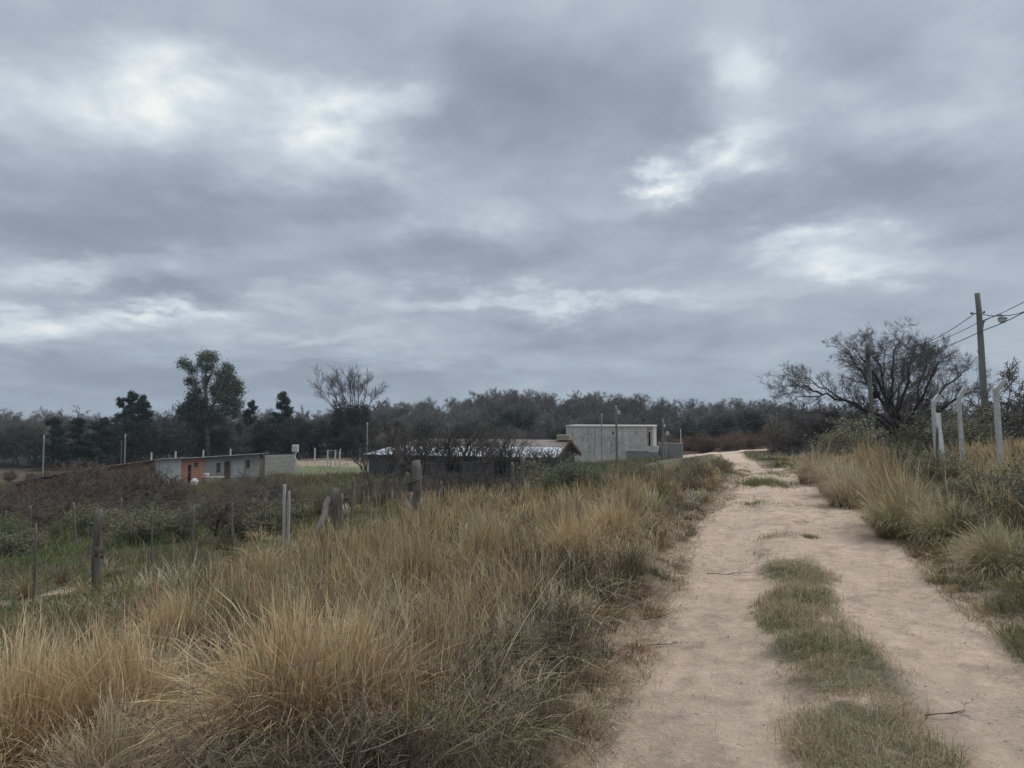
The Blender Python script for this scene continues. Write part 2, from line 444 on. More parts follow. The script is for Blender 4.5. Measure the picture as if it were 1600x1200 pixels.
M_GROUND, M_ROAD = m_ground(), m_road()
M_POST = m_simple('weathered_wood', (.085,.075,.066), (.24,.215,.185), 7, .9, .9, streak=(1,1,.12), dist=.02)
M_POLE = m_simple('grey_green_pole_wood', (.12,.13,.11), (.25,.255,.22), 5, .9, .8, streak=(1,1,.08), dist=.02)
M_WHITEPOST = m_simple('whitewashed_wood', (.34,.33,.31), (.55,.54,.51), 6, .9, .6, streak=(1,1,.15))
M_CONCPOST = m_simple('cast_concrete', (.40,.40,.38), (.60,.595,.57), 10, .93, .7, dist=.015)
M_DULLPOLE = m_simple('dull_concrete', (.22,.22,.21), (.33,.325,.31), 6, .93, .5)
M_WIRE = m_simple('galvanised_wire', (.16,.16,.155), (.24,.235,.23), 20, .6, .0, metal=.4)
M_CABLE = m_simple('black_cable', (.02,.022,.025), (.035,.037,.04), 20, .6, .0)
M_BRICK, M_RENDER = m_brick(), m_render()
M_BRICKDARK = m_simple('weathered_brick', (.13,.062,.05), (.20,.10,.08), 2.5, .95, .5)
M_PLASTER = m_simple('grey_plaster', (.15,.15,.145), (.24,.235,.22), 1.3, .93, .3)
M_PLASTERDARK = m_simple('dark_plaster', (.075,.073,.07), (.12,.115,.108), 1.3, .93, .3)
M_BLOCK = m_simple('cement_block', (.19,.185,.175), (.30,.295,.28), 2.0, .93, .4)
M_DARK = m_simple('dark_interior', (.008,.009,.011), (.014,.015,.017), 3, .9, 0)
M_TIMBER = m_simple('dark_timber', (.05,.035,.028), (.095,.07,.055), 5, .85, .4)
M_PALETIMBER = m_simple('pale_timber', (.33,.26,.19), (.45,.37,.28), 5, .85, .4)
M_SHEET = m_corrugated('pale_metal_sheet', (.30,.335,.34), (.42,.45,.45), (.24,.25,.24))
M_ROOF = m_corrugated('white_metal_roof', (.46,.48,.52), (.66,.68,.72), (.45,.43,.43))
M_ROOFOLD = m_corrugated('dull_rusty_roof', (.20,.165,.155), (.28,.235,.22), (.14,.10,.08), rough=.7)
M_ROOFGREY = m_corrugated('grey_roof_sheet', (.34,.34,.35), (.46,.46,.46), (.25,.2,.17), rough=.6)
M_WHITE = m_simple('white_paint', (.60,.61,.61), (.74,.75,.74), 8, .5, .1)
M_LAMP = m_simple('lamp_metal', (.16,.165,.17), (.26,.27,.27), 12, .5, .1, metal=.3)
def m_glass():  # milky bowl
    m, t, b_ = material('lamp_glass', 0.15)
    b_.inputs['Base Color'].default_value = (.62,.66,.68,1); b_.inputs['Transmission Weight'].default_value = 0.0
    n = t.noise(ocoord(t), 20, 3, .5); t.l.new(t.mapr(n, .3, .7, .1, .3), b_.inputs['Roughness'])
    return m
M_GLASS = m_glass()

# ------------------------------------------------------------------ ground sheet
def nonuni(lo, hi, fine, n):
    """coordinates dense round zero, sparse far away"""
    t = np.linspace(-1, 1, n); k = 5.6
    v = np.sinh(k * t) / math.sinh(k)
    return np.where(v < 0, -v * lo, v * hi)
gx = nonuni(-1600, 1600, .2, 420); gy = nonuni(-500, 3000, .2, 520)
gx = np.unique(np.concatenate([gx, np.arange(-14, 12, .2)])); gy = np.unique(np.concatenate([gy, np.arange(-1, 34, .2), np.arange(34, 120, .8)]))
GX, GY = np.meshgrid(gx, gy)
GZ = G(GX, GY)
s_, l_ = sl(GX, GY)
dl_ = np.abs(l_ - road_c(s_)) - road_hw(s_)
inroad = (1 - sstep(-.45, -.1, dl_)) * sstep(-8, -5, s_) * (1 - sstep(84, 90, s_))
GZ = GZ - 0.09 * inroad
def colmix(a, b_, f): return a * (1 - f[..., None]) + np.array(b_) * f[..., None]
def pxof(x, y): return 800 + F * x / np.maximum(y, 1)
def ground_col(x, y):
    s, l = sl(x, y); px = pxof(x, y); n = fbm(x, y, .25, 4, 21); n2_ = fbm(x, y, .9, 4, 22)
    c = np.broadcast_to(np.array([.105,.085,.062]), x.shape + (3,)).copy()          # dark litter soil
    c = colmix(c, (.17,.135,.09), sstep(.45, .6, n2_) * .8)
    fld = sstep(-7.5, -11, l) * sstep(60, 40, s)                                      # low field behind the fence
    c = colmix(c, (.075,.095,.036), fld * sstep(.40, .52, n))
    c = colmix(c, (.105,.088,.055), fld * sstep(.50, .38, n) * .8)
    c = colmix(c, (.10,.082,.058), sstep(26, 40, y) * sstep(104, 96, y) * sstep(-14, -20, l))
    lawn = sstep(72, 76, y) * sstep(95, 91, y) * sstep(430, 440, px) * sstep(600, 570, px)
    c = colmix(c, (.15,.165,.09), lawn)
    track = sstep(89, 90.5, y) * sstep(97, 95, y) * sstep(400, 440, px) * sstep(620, 590, px)
    c = colmix(c, (.30,.24,.18), track)
    mid = sstep(38, 46, y) * sstep(72, 66, y) * sstep(420, 470, px) * sstep(700, 560, px)
    c = colmix(c, (.12,.125,.06), mid * .7)
    # transverse road and the green triangle beyond the bend
    tr = sstep(87.5, 88.6, y) * sstep(94.5, 93, y) * sstep(1040, 1060, px) * sstep(1230, 1210, px)
    c = colmix(c, (.46,.37,.285), tr)
    tri = sstep(46, 52, s) * sstep(86, 82, y) * sstep(.5, 1.5, l - road_c(s) - road_hw(s)) * sstep(12, 8, l)
    c = colmix(c, (.15,.15,.095), tri)
    tri2 = sstep(55, 60, s) * sstep(87, 84, y) * sstep(-.2, -.8, l - road_c(s) + road_hw(s)) * sstep(-9, -7, l)
    c = colmix(c, (.13,.12,.075), tri2)
    red = sstep(95, 97, y) * sstep(140, 128, y) * sstep(1010, 1050, px)
    c = colmix(c, (.12,.07,.055), red)
    wood = sstep(102, 112, y) * (1 - red)
    c = colmix(c, (.035,.033,.026), wood)
    # sandy shoulder along the road, sandy scar by the left fence
    dl = np.abs(l - road_c(s)) - road_hw(s)
    c = colmix(c, (.46,.345,.26), sstep(.55, .0, dl - .5 * (n2_ - .5)) * sstep(86, 80, s))
    sx, sy = at(80, 915, 12.6)[:2]
    sc = np.exp(-(((x - sx) / 1.6) ** 2 + ((y - sy) / .42) ** 2)) * sstep(.38, .5, fbm(x, y, 2.3, 3, 31))
    c = colmix(c, (.42,.33,.26), np.clip(sc * 1.6, 0, 1))
    sx, sy = at(408, 856, 15.2)[:2]
    sc = np.exp(-(((x - sx) / .8) ** 2 + ((y - sy) / .8) ** 2))
    c = colmix(c, (.40,.32,.25), np.clip(sc * 1.3, 0, 1))
    return c
GC = ground_col(GX, GY)
ny, nx = GX.shape
idx = np.arange(nx * ny).reshape(ny, nx)
quads = np.stack([idx[:-1, :-1], idx[:-1, 1:], idx[1:, 1:], idx[1:, :-1]], -1).reshape(-1, 4)
ground = obj('ground', new_mesh('ground', np.stack([GX, GY, GZ], -1).reshape(-1, 3), quads, GC.reshape(-1, 3), True), M_GROUND)
tag(ground, 'brown and green scrubland floor sloping down to the left', 'ground', kind='structure')

# ------------------------------------------------------------------ road
def strip_edges(s):      # grassy strip between the wheel tracks
    s = np.asarray(s, float)
    lo = .24 + .05 * np.sin(s * 1.9) + .05 * np.sin(s * 4.3 + 1) - .06 * sstep(3.5, 5.5, s)
    hi = .86 - .16 * sstep(4.2, 6, s) + .05 * np.sin(s * 2.7)
    return lo, hi
ss = np.concatenate([np.arange(-6, 3, .15), np.arange(3, 14, .045), np.arange(14, 30, .09), np.arange(30, 91.5, .4)])
tt = np.linspace(-1, 1, 61)
SS, TT = np.meshgrid(ss, tt, indexing='ij')
edge = 1 + .09 * (fbm(SS, np.sign(TT) * 5, 1.6, 4, 40) - .5) * 2
LL = road_c(SS) + TT * (road_hw(SS) + .12) * edge
RX, RY = xy(SS, LL)
def roadz(s, l):
    x, y = xy(s, l); lo, hi = strip_edges(s)
    z = G0(x, y) + 0.10 * np.exp(-((s - 20) / 2.2) ** 2) - 0.22 * np.exp(-((s - 25.5) / 3.0) ** 2)
    c_ = sstep(lo - .12, lo + .12, l) * sstep(hi + .12, hi - .12, l)
    z = z + .04 * c_ + .03 * (fbm(x, y, .6, 2, 50) - .5) + .030 * (fbm(s * .8, l * 2.2, 2.2, 4, 51) - .5) + .018 * (fbm(x, y, 7, 3, 54) - .5) + .010 * (fbm(x, y, 18, 3, 52) - .5) - .03 * np.exp(-((l - (-.25)) / .38) ** 2) * sstep(13, 9, s) - .03 * np.exp(-((l - 1.35) / .34) ** 2) * sstep(13, 9, s)
    rp = sstep(17, 22, s) * (1 - sstep(30, 34, s))
    return z + .05 * rp * (fbm(s, l * .3, 2.0, 3, 53) - .5) + 0.012
RZ = roadz(SS, LL) - 0.06 * sstep(.80, 1.0, np.abs(TT))
lo_, hi_ = strip_edges(SS)
cen = sstep(lo_ - .12, lo_ + .12, LL) * sstep(hi_ + .12, hi_ - .12, LL)
base = np.array([.54, .416, .322])
RC = np.broadcast_to(base, RX.shape + (3,)).copy()
v1 = fbm(RX, RY, .7, 4, 60); v2 = fbm(SS * .5, LL * 3, 3, 4, 61)
RC *= (.92 + .22 * (v1 - .5) + .25 * (v2 - .5) + .02)[..., None] + .08
RC = colmix(RC, (.55,.43,.34), sstep(.56, .66, fbm(RX, RY, 1.9, 4, 62)) * .4)
RC = colmix(RC, (.36,.27,.21), sstep(.54, .68, fbm(SS * 1.0, LL * 1.6, 3.6, 5, 63)) * .5)
litter = cen * (1 - sstep(8.2, 9, SS)) * sstep(.30, .45, fbm(RX, RY, 3, 3, 64))
RC = colmix(RC, (.17,.145,.10), np.clip(litter * 1.1, 0, 1))
RC = colmix(RC, (.20,.165,.125), sstep(.84, .98, np.abs(TT)) * .6 * sstep(.3, .6, fbm(RX, RY, 4, 3, 65)))
# tread prints in the left wheel track
for l0 in (-.36, .02):
    tr = np.exp(-((LL - l0 - .05 * np.sin(SS)) / .05) ** 2) * sstep(2.6, 3.4, SS) * (1 - sstep(8, 11, SS))
    RZ -= .012 * tr * (np.sin(SS * 2 * math.pi / .11) > 0)
ny, nx = RX.shape; idx = np.arange(nx * ny).reshape(ny, nx)
quads = np.stack([idx[:-1, :-1], idx[:-1, 1:], idx[1:, 1:], idx[1:, :-1]], -1).reshape(-1, 4)
rd = obj('road', new_mesh('road', np.stack([RX, RY, RZ], -1).reshape(-1, 3), quads, RC.reshape(-1, 3), True), M_ROAD)
tag(rd, 'sandy two track dirt road running to the bend', 'road', kind='structure')
# the wider track crossing at the far end
cs = np.linspace(0, 1, 60); pts = [(1040, 92.5), (1075, 92), (1110, 91.6), (1150, 91), (1185, 91.4), (1215, 92.5)]
cpx = np.interp(cs, np.linspace(0, 1, 6), [p[0] for p in pts]); cD = np.interp(cs, np.linspace(0, 1, 6), [p[1] for p in pts])
cX = (cpx - 800) / F * cD
tw = np.linspace(-2.2, 2.2, 12)
CX, TW = np.meshgrid(cX, tw, indexing='ij'); CY = cD[:, None] + TW
CZ = G(CX, CY) + .06 - .10 * (np.abs(TW) > 2.1)
CC = np.broadcast_to(np.array([.50,.405,.31]), CX.shape + (3,)) * (.85 + .3 * fbm(CX, CY, 1.2, 3, 66))[..., None]
ny, nx = CX.shape; idx = np.arange(nx * ny).reshape(ny, nx)
quads = np.stack([idx[:-1, :-1], idx[:-1, 1:], idx[1:, 1:], idx[1:, :-1]], -1).reshape(-1, 4)
cr = obj('crossing_road', new_mesh('crossing_road', np.stack([CX, CY, CZ], -1).reshape(-1, 3), quads, CC.reshape(-1, 3), True), M_ROAD)
tag(cr, 'pale dirt road crossing beyond the bend', 'road', kind='structure')

# ------------------------------------------------------------------ blades of grass
rs = np.random.RandomState(7)
def blades(base, h, az, lean, width, cb, ct, segs=3, droop=0.25, wprof=None, kink=0.0, r=rs, cpow=1.0):
    """base (N,3); returns verts, quads, colours"""
    N = len(base); h = np.broadcast_to(h, N); lean = np.broadcast_to(lean, N); width = np.broadcast_to(width, N)
    droop = np.broadcast_to(droop, N)
    dx, dy = np.cos(az), np.sin(az)
    wa = az + math.pi / 2 + r.normal(0, .7, N); wx, wy = np.cos(wa), np.sin(wa)
    V_ = np.empty((N, segs + 1, 2, 3), np.float32); C_ = np.empty((N, segs + 1, 2, 3), np.float32)
    kx = r.normal(0, kink, (N, segs + 1)) if kink else np.zeros((N, segs + 1)); ky = r.normal(0, kink, (N, segs + 1)) if kink else kx
    for k in range(segs + 1):
        t = k / segs
        out = lean * (t * .45 + t * t * .55) * h
        zc = h * (t * np.sqrt(np.maximum(1 - (lean * .55) ** 2, .1)) - droop * lean * t ** 3)
        wd = width * ((1 - t * .9) if wprof is None else wprof[k])
        px_ = base[:, 0] + dx * out + kx[:, k] * h * t; py_ = base[:, 1] + dy * out + ky[:, k] * h * t; pz_ = base[:, 2] + zc
        for e, sg in ((0, -.5), (1, .5)):
            V_[:, k, e, 0] = px_ + wx * wd * sg; V_[:, k, e, 1] = py_ + wy * wd * sg; V_[:, k, e, 2] = pz_
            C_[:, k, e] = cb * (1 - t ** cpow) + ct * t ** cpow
    b0 = (np.arange(N) * (segs + 1) * 2)[:, None]
    k = np.arange(segs) * 2
    Q = np.stack([b0 + k, b0 + k + 1, b0 + k + 3, b0 + k + 2], -1).reshape(-1, 4)
    return V_.reshape(-1, 3), Q, C_.reshape(-1, 3)
def join(parts):
    vs, fs, cs_, n = [], [], [], 0
    for v, f, c in parts:
        vs.append(v); fs.append(f + n); cs_.append(c); n += len(v)
    return np.concatenate(vs), np.concatenate(fs), np.concatenate(cs_)
def jit(col, N, a=.22, r=rs):
    c = np.broadcast_to(np.array(col, float), (N, 3)) * (1 + r.normal(0, a, (N, 1)))
    return np.clip(c * (1 + r.normal(0, .05, (N, 3))), .004, 1)
def infr(x, y, m=330):
    px = 800 + F * x / np.maximum(y, .3); return (px > -m) & (px < 1600 + m) & (y > .8)
STRAW, GOLD, PALE = (.49,.385,.23), (.58,.425,.205), (.64,.53,.35)
RUST, BROWN, DARK = (.27,.14,.07), (.19,.14,.095), (.10,.08,.058)
OLIVE, GREEN, GREY = (.18,.18,.085), (.12,.165,.06), (.31,.27,.195)
def pick(N, table, r=rs):
    cols = np.array([c for c, w_ in table]); p = np.array([w_ for c, w_ in table], float); p /= p.sum()
    return cols[r.choice(len(cols), N, p=p)]

def zone_points(n_target, s0, s1, l0, l1, dens, pw=1.5, r=rs):
    """random ground points, denser near the camera, thinned by dens(x, y, s, l, D)"""
    N = int(n_target); out = []
    got = 0; tries = 0
    while got < N and tries < 30:
        tries += 1
        u = r.rand(N * 2); s = (s0 + .6) * ((s1 / (s0 + .6)) ** u) if pw else s0 + (s1 - s0) * u
        l = l0 + (l1 - l0) * r.rand(N * 2); x, y = xy(s, l); D = np.hypot(x, y)
        # log-uniform in s gives density ~1/s ; keep that
        k = infr(x, y) & (r.rand(N * 2) < dens(x, y, s, l, D))
        out.append(np.stack([x[k], y[k], s[k], l[k]], 1)); got += k.sum()
    q = np.concatenate(out)[:N]
    return q[:, 0], q[:, 1], q[:, 2], q[:, 3]

def blend_h(x, y): return .55 + .9 * (fbm(x, y, .55, 3, 71))
def left_dens(x, y, s, l, D):
    e = road_c(s) - road_hw(s)
    d = sstep(e + .24, e - .18, l + .35 * (fbm(x, y, 1.5, 3, 72) - .5))
    d = d * (1 - .93 * sstep(-7.0, -9.2, l + 1.2 * (fbm(x, y, .5, 3, 73) - .5)) * (1 - sstep(17, 24, s)))
    return d * (.35 + .65 * sstep(.35, .55, fbm(x, y, 1.3, 3, 74)))
def edge_h(l, s, side):     # short next to the road, full height a metre in
    e = road_c(s) + side * road_hw(s); d = (l - e) * side
    return .30 + .70 * sstep(-.1, 1.0, d)

def clumps(cx, cy, n_per, hgt, rad, lean, tipc, basec, width, segs=4, r=rs, droop=.5, kink=.02, zf=None, wprof=None):
    """many small tufts: every tuft's blades fan out of its own foot"""
    C_ = len(cx); n_per = np.broadcast_to(n_per, C_).astype(int); k = np.repeat(np.arange(C_), n_per); N = len(k)
    a = r.rand(N) * 6.283; q = np.sqrt(r.rand(N)); rad = np.broadcast_to(rad, C_)[k]
    x = cx[k] + np.cos(a) * q * rad; y = cy[k] + np.sin(a) * q * rad; z = (G(cx, cy) if zf is None else zf)[k] - .02
    ln = np.clip(q * np.broadcast_to(lean, C_)[k] + r.normal(0, .16, N), .02, 1.35)
    wz = np.broadcast_to(r.normal(0, .9, C_), C_)[k]
    h = np.broadcast_to(hgt, C_)[k] * r.uniform(.45, 1.12, N)
    t = np.clip(tipc[k] * (1 + r.normal(0, .33, (N, 1))), .02, .8); b_ = basec[k] * (1 + r.normal(0, .15, (N, 1)))
    return blades(np.stack([x, y, z], 1), h, a + r.normal(0, .55, N) + .25 * wz, ln, np.broadcast_to(width, C_)[k] * r.uniform(.6, 1.4, N), b_, t, segs, droop, kink=kink, r=r, wprof=wprof)
HEROES = ((455,3.75),(520,3.65),(225,4.0),(130,3.9),(30,3.7),(285,6.4),(790,4.7))
WP = [1.0, .8, .6, 1.2, .2]
parts = []
x, y, s, l = zone_points(3300, 1.9, 36, -13, -.7, left_dens)
hero = np.min([np.hypot(x - xof(px_, d_), y - d_) for px_, d_ in HEROES], axis=0); k_ = hero > .30; x, y, s, l = x[k_], y[k_], s[k_], l[k_]
N = len(x); D = np.hypot(x, y)
gz = sstep(.44, .60, fbm(x, y, .42, 3, 80)) * np.clip(.30 + sstep(-6.5, -3.5, l) * sstep(6, 9, s), 0, 1); near = sstep(-3.4, -1.6, l) * (1 - sstep(9, 16, s))
hh = rs.uniform(.16, .62, N) * edge_h(l, s, -1) * np.exp(rs.normal(0, .22, N)) * (.7 + .55 * fbm(x, y, .8, 3, 81))
tip = np.where(rs.rand(N, 1) < (.80 * near + .14)[:, None], pick(N, [(BROWN, 4), (DARK, 3), (GREY, 1.6), (STRAW, 1.2), (OLIVE, .4)]),
               np.where(rs.rand(N, 1) < (gz * .7)[:, None], pick(N, [(GOLD, 4), (STRAW, 3), (PALE, 2)]), pick(N, [(STRAW, 2.2), (GREY, 3.6), (PALE, 1.4), (OLIVE, 1.8), (BROWN, 2.4)])))
pt = sstep(.54, .62, fbm(x, y, .95, 3, 95))[:, None] * .6 * (1 - near[:, None]); tip = np.where(rs.rand(N, 1) < pt, pick(N, [(OLIVE, 3), (GREEN, 1.5), (GREY, 1)]), tip)
pt = sstep(.56, .64, fbm(x, y, .8, 3, 96))[:, None] * .7; tip = np.where(rs.rand(N, 1) < pt, pick(N, [(BROWN, 3), (DARK, 2), (RUST, 1)]), tip)
hh = hh * (1 - .35 * pt[:, 0])
low = sstep(6.4, 5.2, D) * sstep(-1.9, -2.4, l); hh = hh * (1 - .58 * low)
tip = np.where(rs.rand(N, 1) < (.85 * low)[:, None], pick(N, [(BROWN, 4), (GREY, 2.4), (DARK, 2.5), (RUST, .8), (OLIVE, .8)]), tip)
bv = np.exp(np.clip(rs.normal(0, .28, (N, 1)), -.8, .28)) * (.80 + .5 * sstep(.4, .6, fbm(x, y, 1.7, 3, 98)))[:, None]; tip = np.clip(tip * bv * 1.12, .02, .80)
base_ = np.where(rs.rand(N, 1) < .3, pick(N, [(RUST, 2), (OLIVE, 2), (BROWN, 1)]), tip * np.array([.30,.235,.17]))  # shade between tufts painted into most blade feet; the rest rust, olive, brown
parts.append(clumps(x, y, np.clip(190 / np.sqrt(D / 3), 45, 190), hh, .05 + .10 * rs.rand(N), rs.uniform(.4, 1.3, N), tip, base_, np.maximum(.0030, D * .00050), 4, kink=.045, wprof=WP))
# loose blades filling between the tufts
x, y, s, l = zone_points(22000, 1.8, 34, -13, -.5, left_dens)
N = len(x); D = np.hypot(x, y); zb = G(x, y)
h = (.12 + .36 * rs.rand(N)) * edge_h(l, s, -1) * (.6 + .6 * fbm(x, y, .8, 3, 81))
cols = pick(N, [(STRAW, 2), (GREY, 2), (BROWN, 4), (OLIVE, 1.5), (RUST, .8), (PALE, .8), (DARK, 3)])
ct = np.clip(cols * (1 + rs.normal(0, .2, (N, 1))), .01, 1)
parts.append(blades(np.stack([x, y, zb - .01], 1), h, rs.rand(N) * 6.283, rs.uniform(.2, 1.3, N), np.maximum(.0026, D * .0005) * rs.uniform(.6, 1.4, N), ct * .65, ct, 3, .5, kink=.07))
# tall stems standing above it
def tall_dens(x, y, s, l, D): return left_dens(x, y, s, l, D) * sstep(.44, .62, fbm(x, y, .7, 3, 90)) * sstep(-.9, -1.7, l + .2)
x, y, s, l = zone_points(11000, 2.2, 36, -11.5, -1.0, tall_dens)
N = len(x); D = np.hypot(x, y); zb = G(x, y)
h = rs.uniform(.38, .82, N) * edge_h(l, s, -1) * (1 - .55 * sstep(6.6, 5.2, D) * sstep(-1.8, -2.3, l))
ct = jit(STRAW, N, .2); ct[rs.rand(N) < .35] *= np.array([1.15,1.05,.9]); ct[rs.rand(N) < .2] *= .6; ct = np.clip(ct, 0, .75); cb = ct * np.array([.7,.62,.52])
wp = [1.0, .8, .6, 1.35, .25]
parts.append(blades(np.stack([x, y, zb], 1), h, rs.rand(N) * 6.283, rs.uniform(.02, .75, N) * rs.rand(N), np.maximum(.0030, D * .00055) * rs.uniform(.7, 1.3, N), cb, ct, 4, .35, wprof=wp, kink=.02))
x, y, s, l = zone_points(4200, 2.3, 14, -4.6, -.95, lambda x, y, s, l, D: sstep(.40, .55, fbm(x, y, 1.3, 3, 97)))
N = len(x); D = np.hypot(x, y); ct = jit(PALE, N, .22) * np.where(rs.rand(N, 1) < .5, .8, 1.0)
parts.append(blades(np.stack([x, y, G(x, y)], 1), rs.uniform(.3, .75, N) * (.5 + .5 * sstep(-.9, -1.7, l)), rs.rand(N) * 6.283, rs.uniform(.15, 1.25, N), np.maximum(.0034, D * .0006), ct * .8, ct, 4, .35, wprof=[1, .9, .7, .9, .3], kink=.02))
lv = obj('tall_dry_grass', new_mesh('tall_dry_grass', *join(parts)), M_GRASS)
tag(lv, 'tall straw coloured dry grass filling the left verge of the road', 'dry grass', kind='stuff')

# --- flattened litter and low weeds on the left verge
parts = []
x, y, s, l = zone_points(42000, 1.6, 14, -9, -.3, lambda x, y, s, l, D: sstep(-.45, -.85, l + .35 * (fbm(x, y, 1.7, 3, 72) - .5)))
N = len(x); D = np.hypot(x, y); zb = G(x, y)
ct = np.clip(pick(N, [(GREY, 3), (BROWN, 4), (STRAW, 2), (DARK, 3), (OLIVE, 2)]) * (1 + rs.normal(0, .2, (N, 1))), .01, 1)
parts.append(blades(np.stack([x, y, zb + rs.rand(N) * .10], 1), rs.uniform(.08, .30, N), rs.rand(N) * 6.283, rs.uniform(.9, 1.6, N), np.maximum(.0026, D * .0005), ct * .8, ct, 2, .35, kink=.10))
lt = obj('dead_grass_litter', new_mesh('dead_grass_litter', *join(parts)), M_GRASS)
tag(lt, 'matted dead grass and stems lying on the left verge floor', 'litter', kind='stuff')

# --- right verge
def right_dens(x, y, s, l, D):
    e = road_c(s) + road_hw(s)
    return sstep(e - .22, e + .2, l + .45 * (fbm(x, y, 1.2, 3, 172) - .5)) * (.4 + .6 * sstep(.35, .55, fbm(x, y, 1.1, 3, 174)))
parts = []
x, y, s, l = zone_points(3600, 2.4, 42, 1.5, 15, right_dens)
N = len(x); D = np.hypot(x, y); d = l - road_c(s) - road_hw(s); lowg = 1 - sstep(.5, 1.6, d)
hh = rs.uniform(.18, .52, N) * (.34 + .85 * sstep(.2, 1.7, d)) * (.6 + .7 * fbm(x, y, .7, 3, 181))
tip = np.where(rs.rand(N, 1) < (.6 * lowg + .12)[:, None], pick(N, [(OLIVE, 3), (GREEN, 2), (GREY, 3), (BROWN, 1)]), pick(N, [(STRAW, 3), (GREY, 3), (BROWN, 2), (OLIVE, 2.2), (PALE, 1.4), (GOLD, 1)]))
parts.append(clumps(x, y, np.clip(170 / np.sqrt(D / 4), 45, 170), hh, .05 + .12 * rs.rand(N), rs.uniform(.4, 1.2, N), tip, tip * np.array([.6,.55,.45]), np.maximum(.0028, D * .0005), 4, kink=.022, wprof=WP))
x, y, s, l = zone_points(1600, 2.4, 15, 1.6, 6.0, lambda x, y, s, l, D: right_dens(x, y, s, l, D) * sstep(road_c(s) + road_hw(s) - .1, road_c(s) + road_hw(s) + .9, l))
N = len(x); D = np.hypot(x, y); d = l - road_c(s) - road_hw(s)
tip = pick(N, [(OLIVE, 4), (GREY, 3), (BROWN, 3.5), (DARK, 1.2), (STRAW, 1.6), (GREEN, .8)])
parts.append(clumps(x, y, np.clip(150 / np.sqrt(D / 4), 60, 150), rs.uniform(.12, .40, N) * (.5 + .8 * sstep(.1, 1.6, d)), .06 + .14 * rs.rand(N), rs.uniform(.5, 1.3, N), tip, tip * np.array([.6,.55,.45]), np.maximum(.0026, D * .0005), 4, kink=.04, wprof=WP))
x, y, s, l = zone_points(34000, 2.4, 40, 1.4, 15, right_dens)
N = len(x); D = np.hypot(x, y); d = l - road_c(s) - road_hw(s)
ct = np.clip(pick(N, [(OLIVE, 3), (GREEN, 1), (GREY, 3), (BROWN, 2.5), (STRAW, 1.5)]) * (1 + rs.normal(0, .2, (N, 1))), .01, 1)
parts.append(blades(np.stack([x, y, G(x, y) - .01], 1), (.06 + .22 * rs.rand(N)) * (.35 + .8 * sstep(.2, 1.7, d)), rs.rand(N) * 6.283, rs.uniform(.3, 1.3, N), np.maximum(.0028, D * .00055), ct * .65, ct, 3, .5, kink=.07))
x, y, s, l = zone_points(18000, 4, 40, 2.4, 13, lambda x, y, s, l, D: right_dens(x, y, s, l, D) * sstep(.42, .6, fbm(x, y, .6, 3, 190)) * sstep(2.4, 3.4, l))
N = len(x); D = np.hypot(x, y); zb = G(x, y)
ct = jit(STRAW, N, .2); cb = ct * np.array([.7,.62,.5])
parts.append(blades(np.stack([x, y, zb], 1), rs.uniform(.40, .8, N), rs.rand(N) * 6.283, rs.uniform(.03, .7, N), np.maximum(.0034, D * .0006), cb, ct, 4, .3, wprof=wp, kink=.015))
rv = obj('verge_grass', new_mesh('verge_grass', *join(parts)), M_GRASS)
tag(rv, 'mixed dry and olive grass along the right side of the road', 'dry grass', kind='stuff')

# --- centre strip and the small patches further on
parts = []
def strip_dens(x, y, s, l, D):
    lo, hi = strip_edges(s); w_ = .22 * (fbm(x, y, 3.5, 4, 200) - .5) * 2
    d = sstep(lo - .12, lo + .16, l + w_) * sstep(hi + .12, hi - .16, l + w_) * (1 - sstep(8.0, 8.9, s))
    return d * (.30 + .70 * sstep(.36, .56, fbm(x, y, 5.5, 4, 201)))
x, y, s, l = zone_points(38000, 1.8, 9.2, .0, 1.15, strip_dens)
N = len(x); D = np.hypot(x, y); zb = roadz(s, l) - .004
gz = sstep(.54, .62, fbm(x, y, 1.6, 3, 202))
tallz = sstep(.55, .68, fbm(x, y, 1.9, 3, 203))
cols = np.where(rs.rand(N, 1) < (gz * .6)[:, None], pick(N, [(GREEN, 3), (OLIVE, 2), (GREY, 2)]), pick(N, [(GREY, 5), (STRAW, 6), (OLIVE, 1.8), (BROWN, 1.5), (PALE, 2.6)]))
ct = np.clip(cols * (1 + rs.normal(0, .2, (N, 1))), .01, 1)
h = rs.uniform(.012, .055, N) * (1 + 1.2 * tallz) * np.where(rs.rand(N) < .04, 2.2, 1)
parts.append(blades(np.stack([x, y, zb], 1), h * 1.2, rs.rand(N) * 6.283, rs.uniform(.1, 1.55, N), np.maximum(.0026, D * .0006), ct * .85, ct, 3, .5, kink=.12))
for (px, py, D0, rx, ry, n, hh) in ((1228,840,9.7,.26,.22,1600,.08),(1215,868,8.7,.2,.2,900,.06),(1262,838,9.7,.12,.1,300,.07),(1235,815,11.2,.2,.3,700,.05),(1198,790,13.3,.32,.5,1500,.09),(1195,764,16.8,.34,.8,2600,.17),(1200,750,18.6,.3,.6,1200,.10),(1212,736,22,.42,1.8,2400,.13),(1196,728,27,.5,3.0,1800,.07),(1170,718,40,.9,5,1400,.06)):
    cxx, cyy, _ = at(px, py, D0)
    a = rs.normal(0, .55, (n, 2)); x = cxx + a[:, 0] * rx; y = cyy + a[:, 1] * ry
    ct = np.clip(pick(n, [(OLIVE, 3), (GREEN, 1.5), (GREY, 2), (BROWN, 1)]) * (1 + rs.normal(0, .2, (n, 1))), .01, 1)
    parts.append(blades(np.stack([x, y, G(x, y) + .0], 1), rs.uniform(.4, 1.5, n) * hh, rs.rand(n) * 6.283, rs.uniform(.3, 1.3, n), max(.003, D0 * .0007), ct * .75, ct, 2, .4))
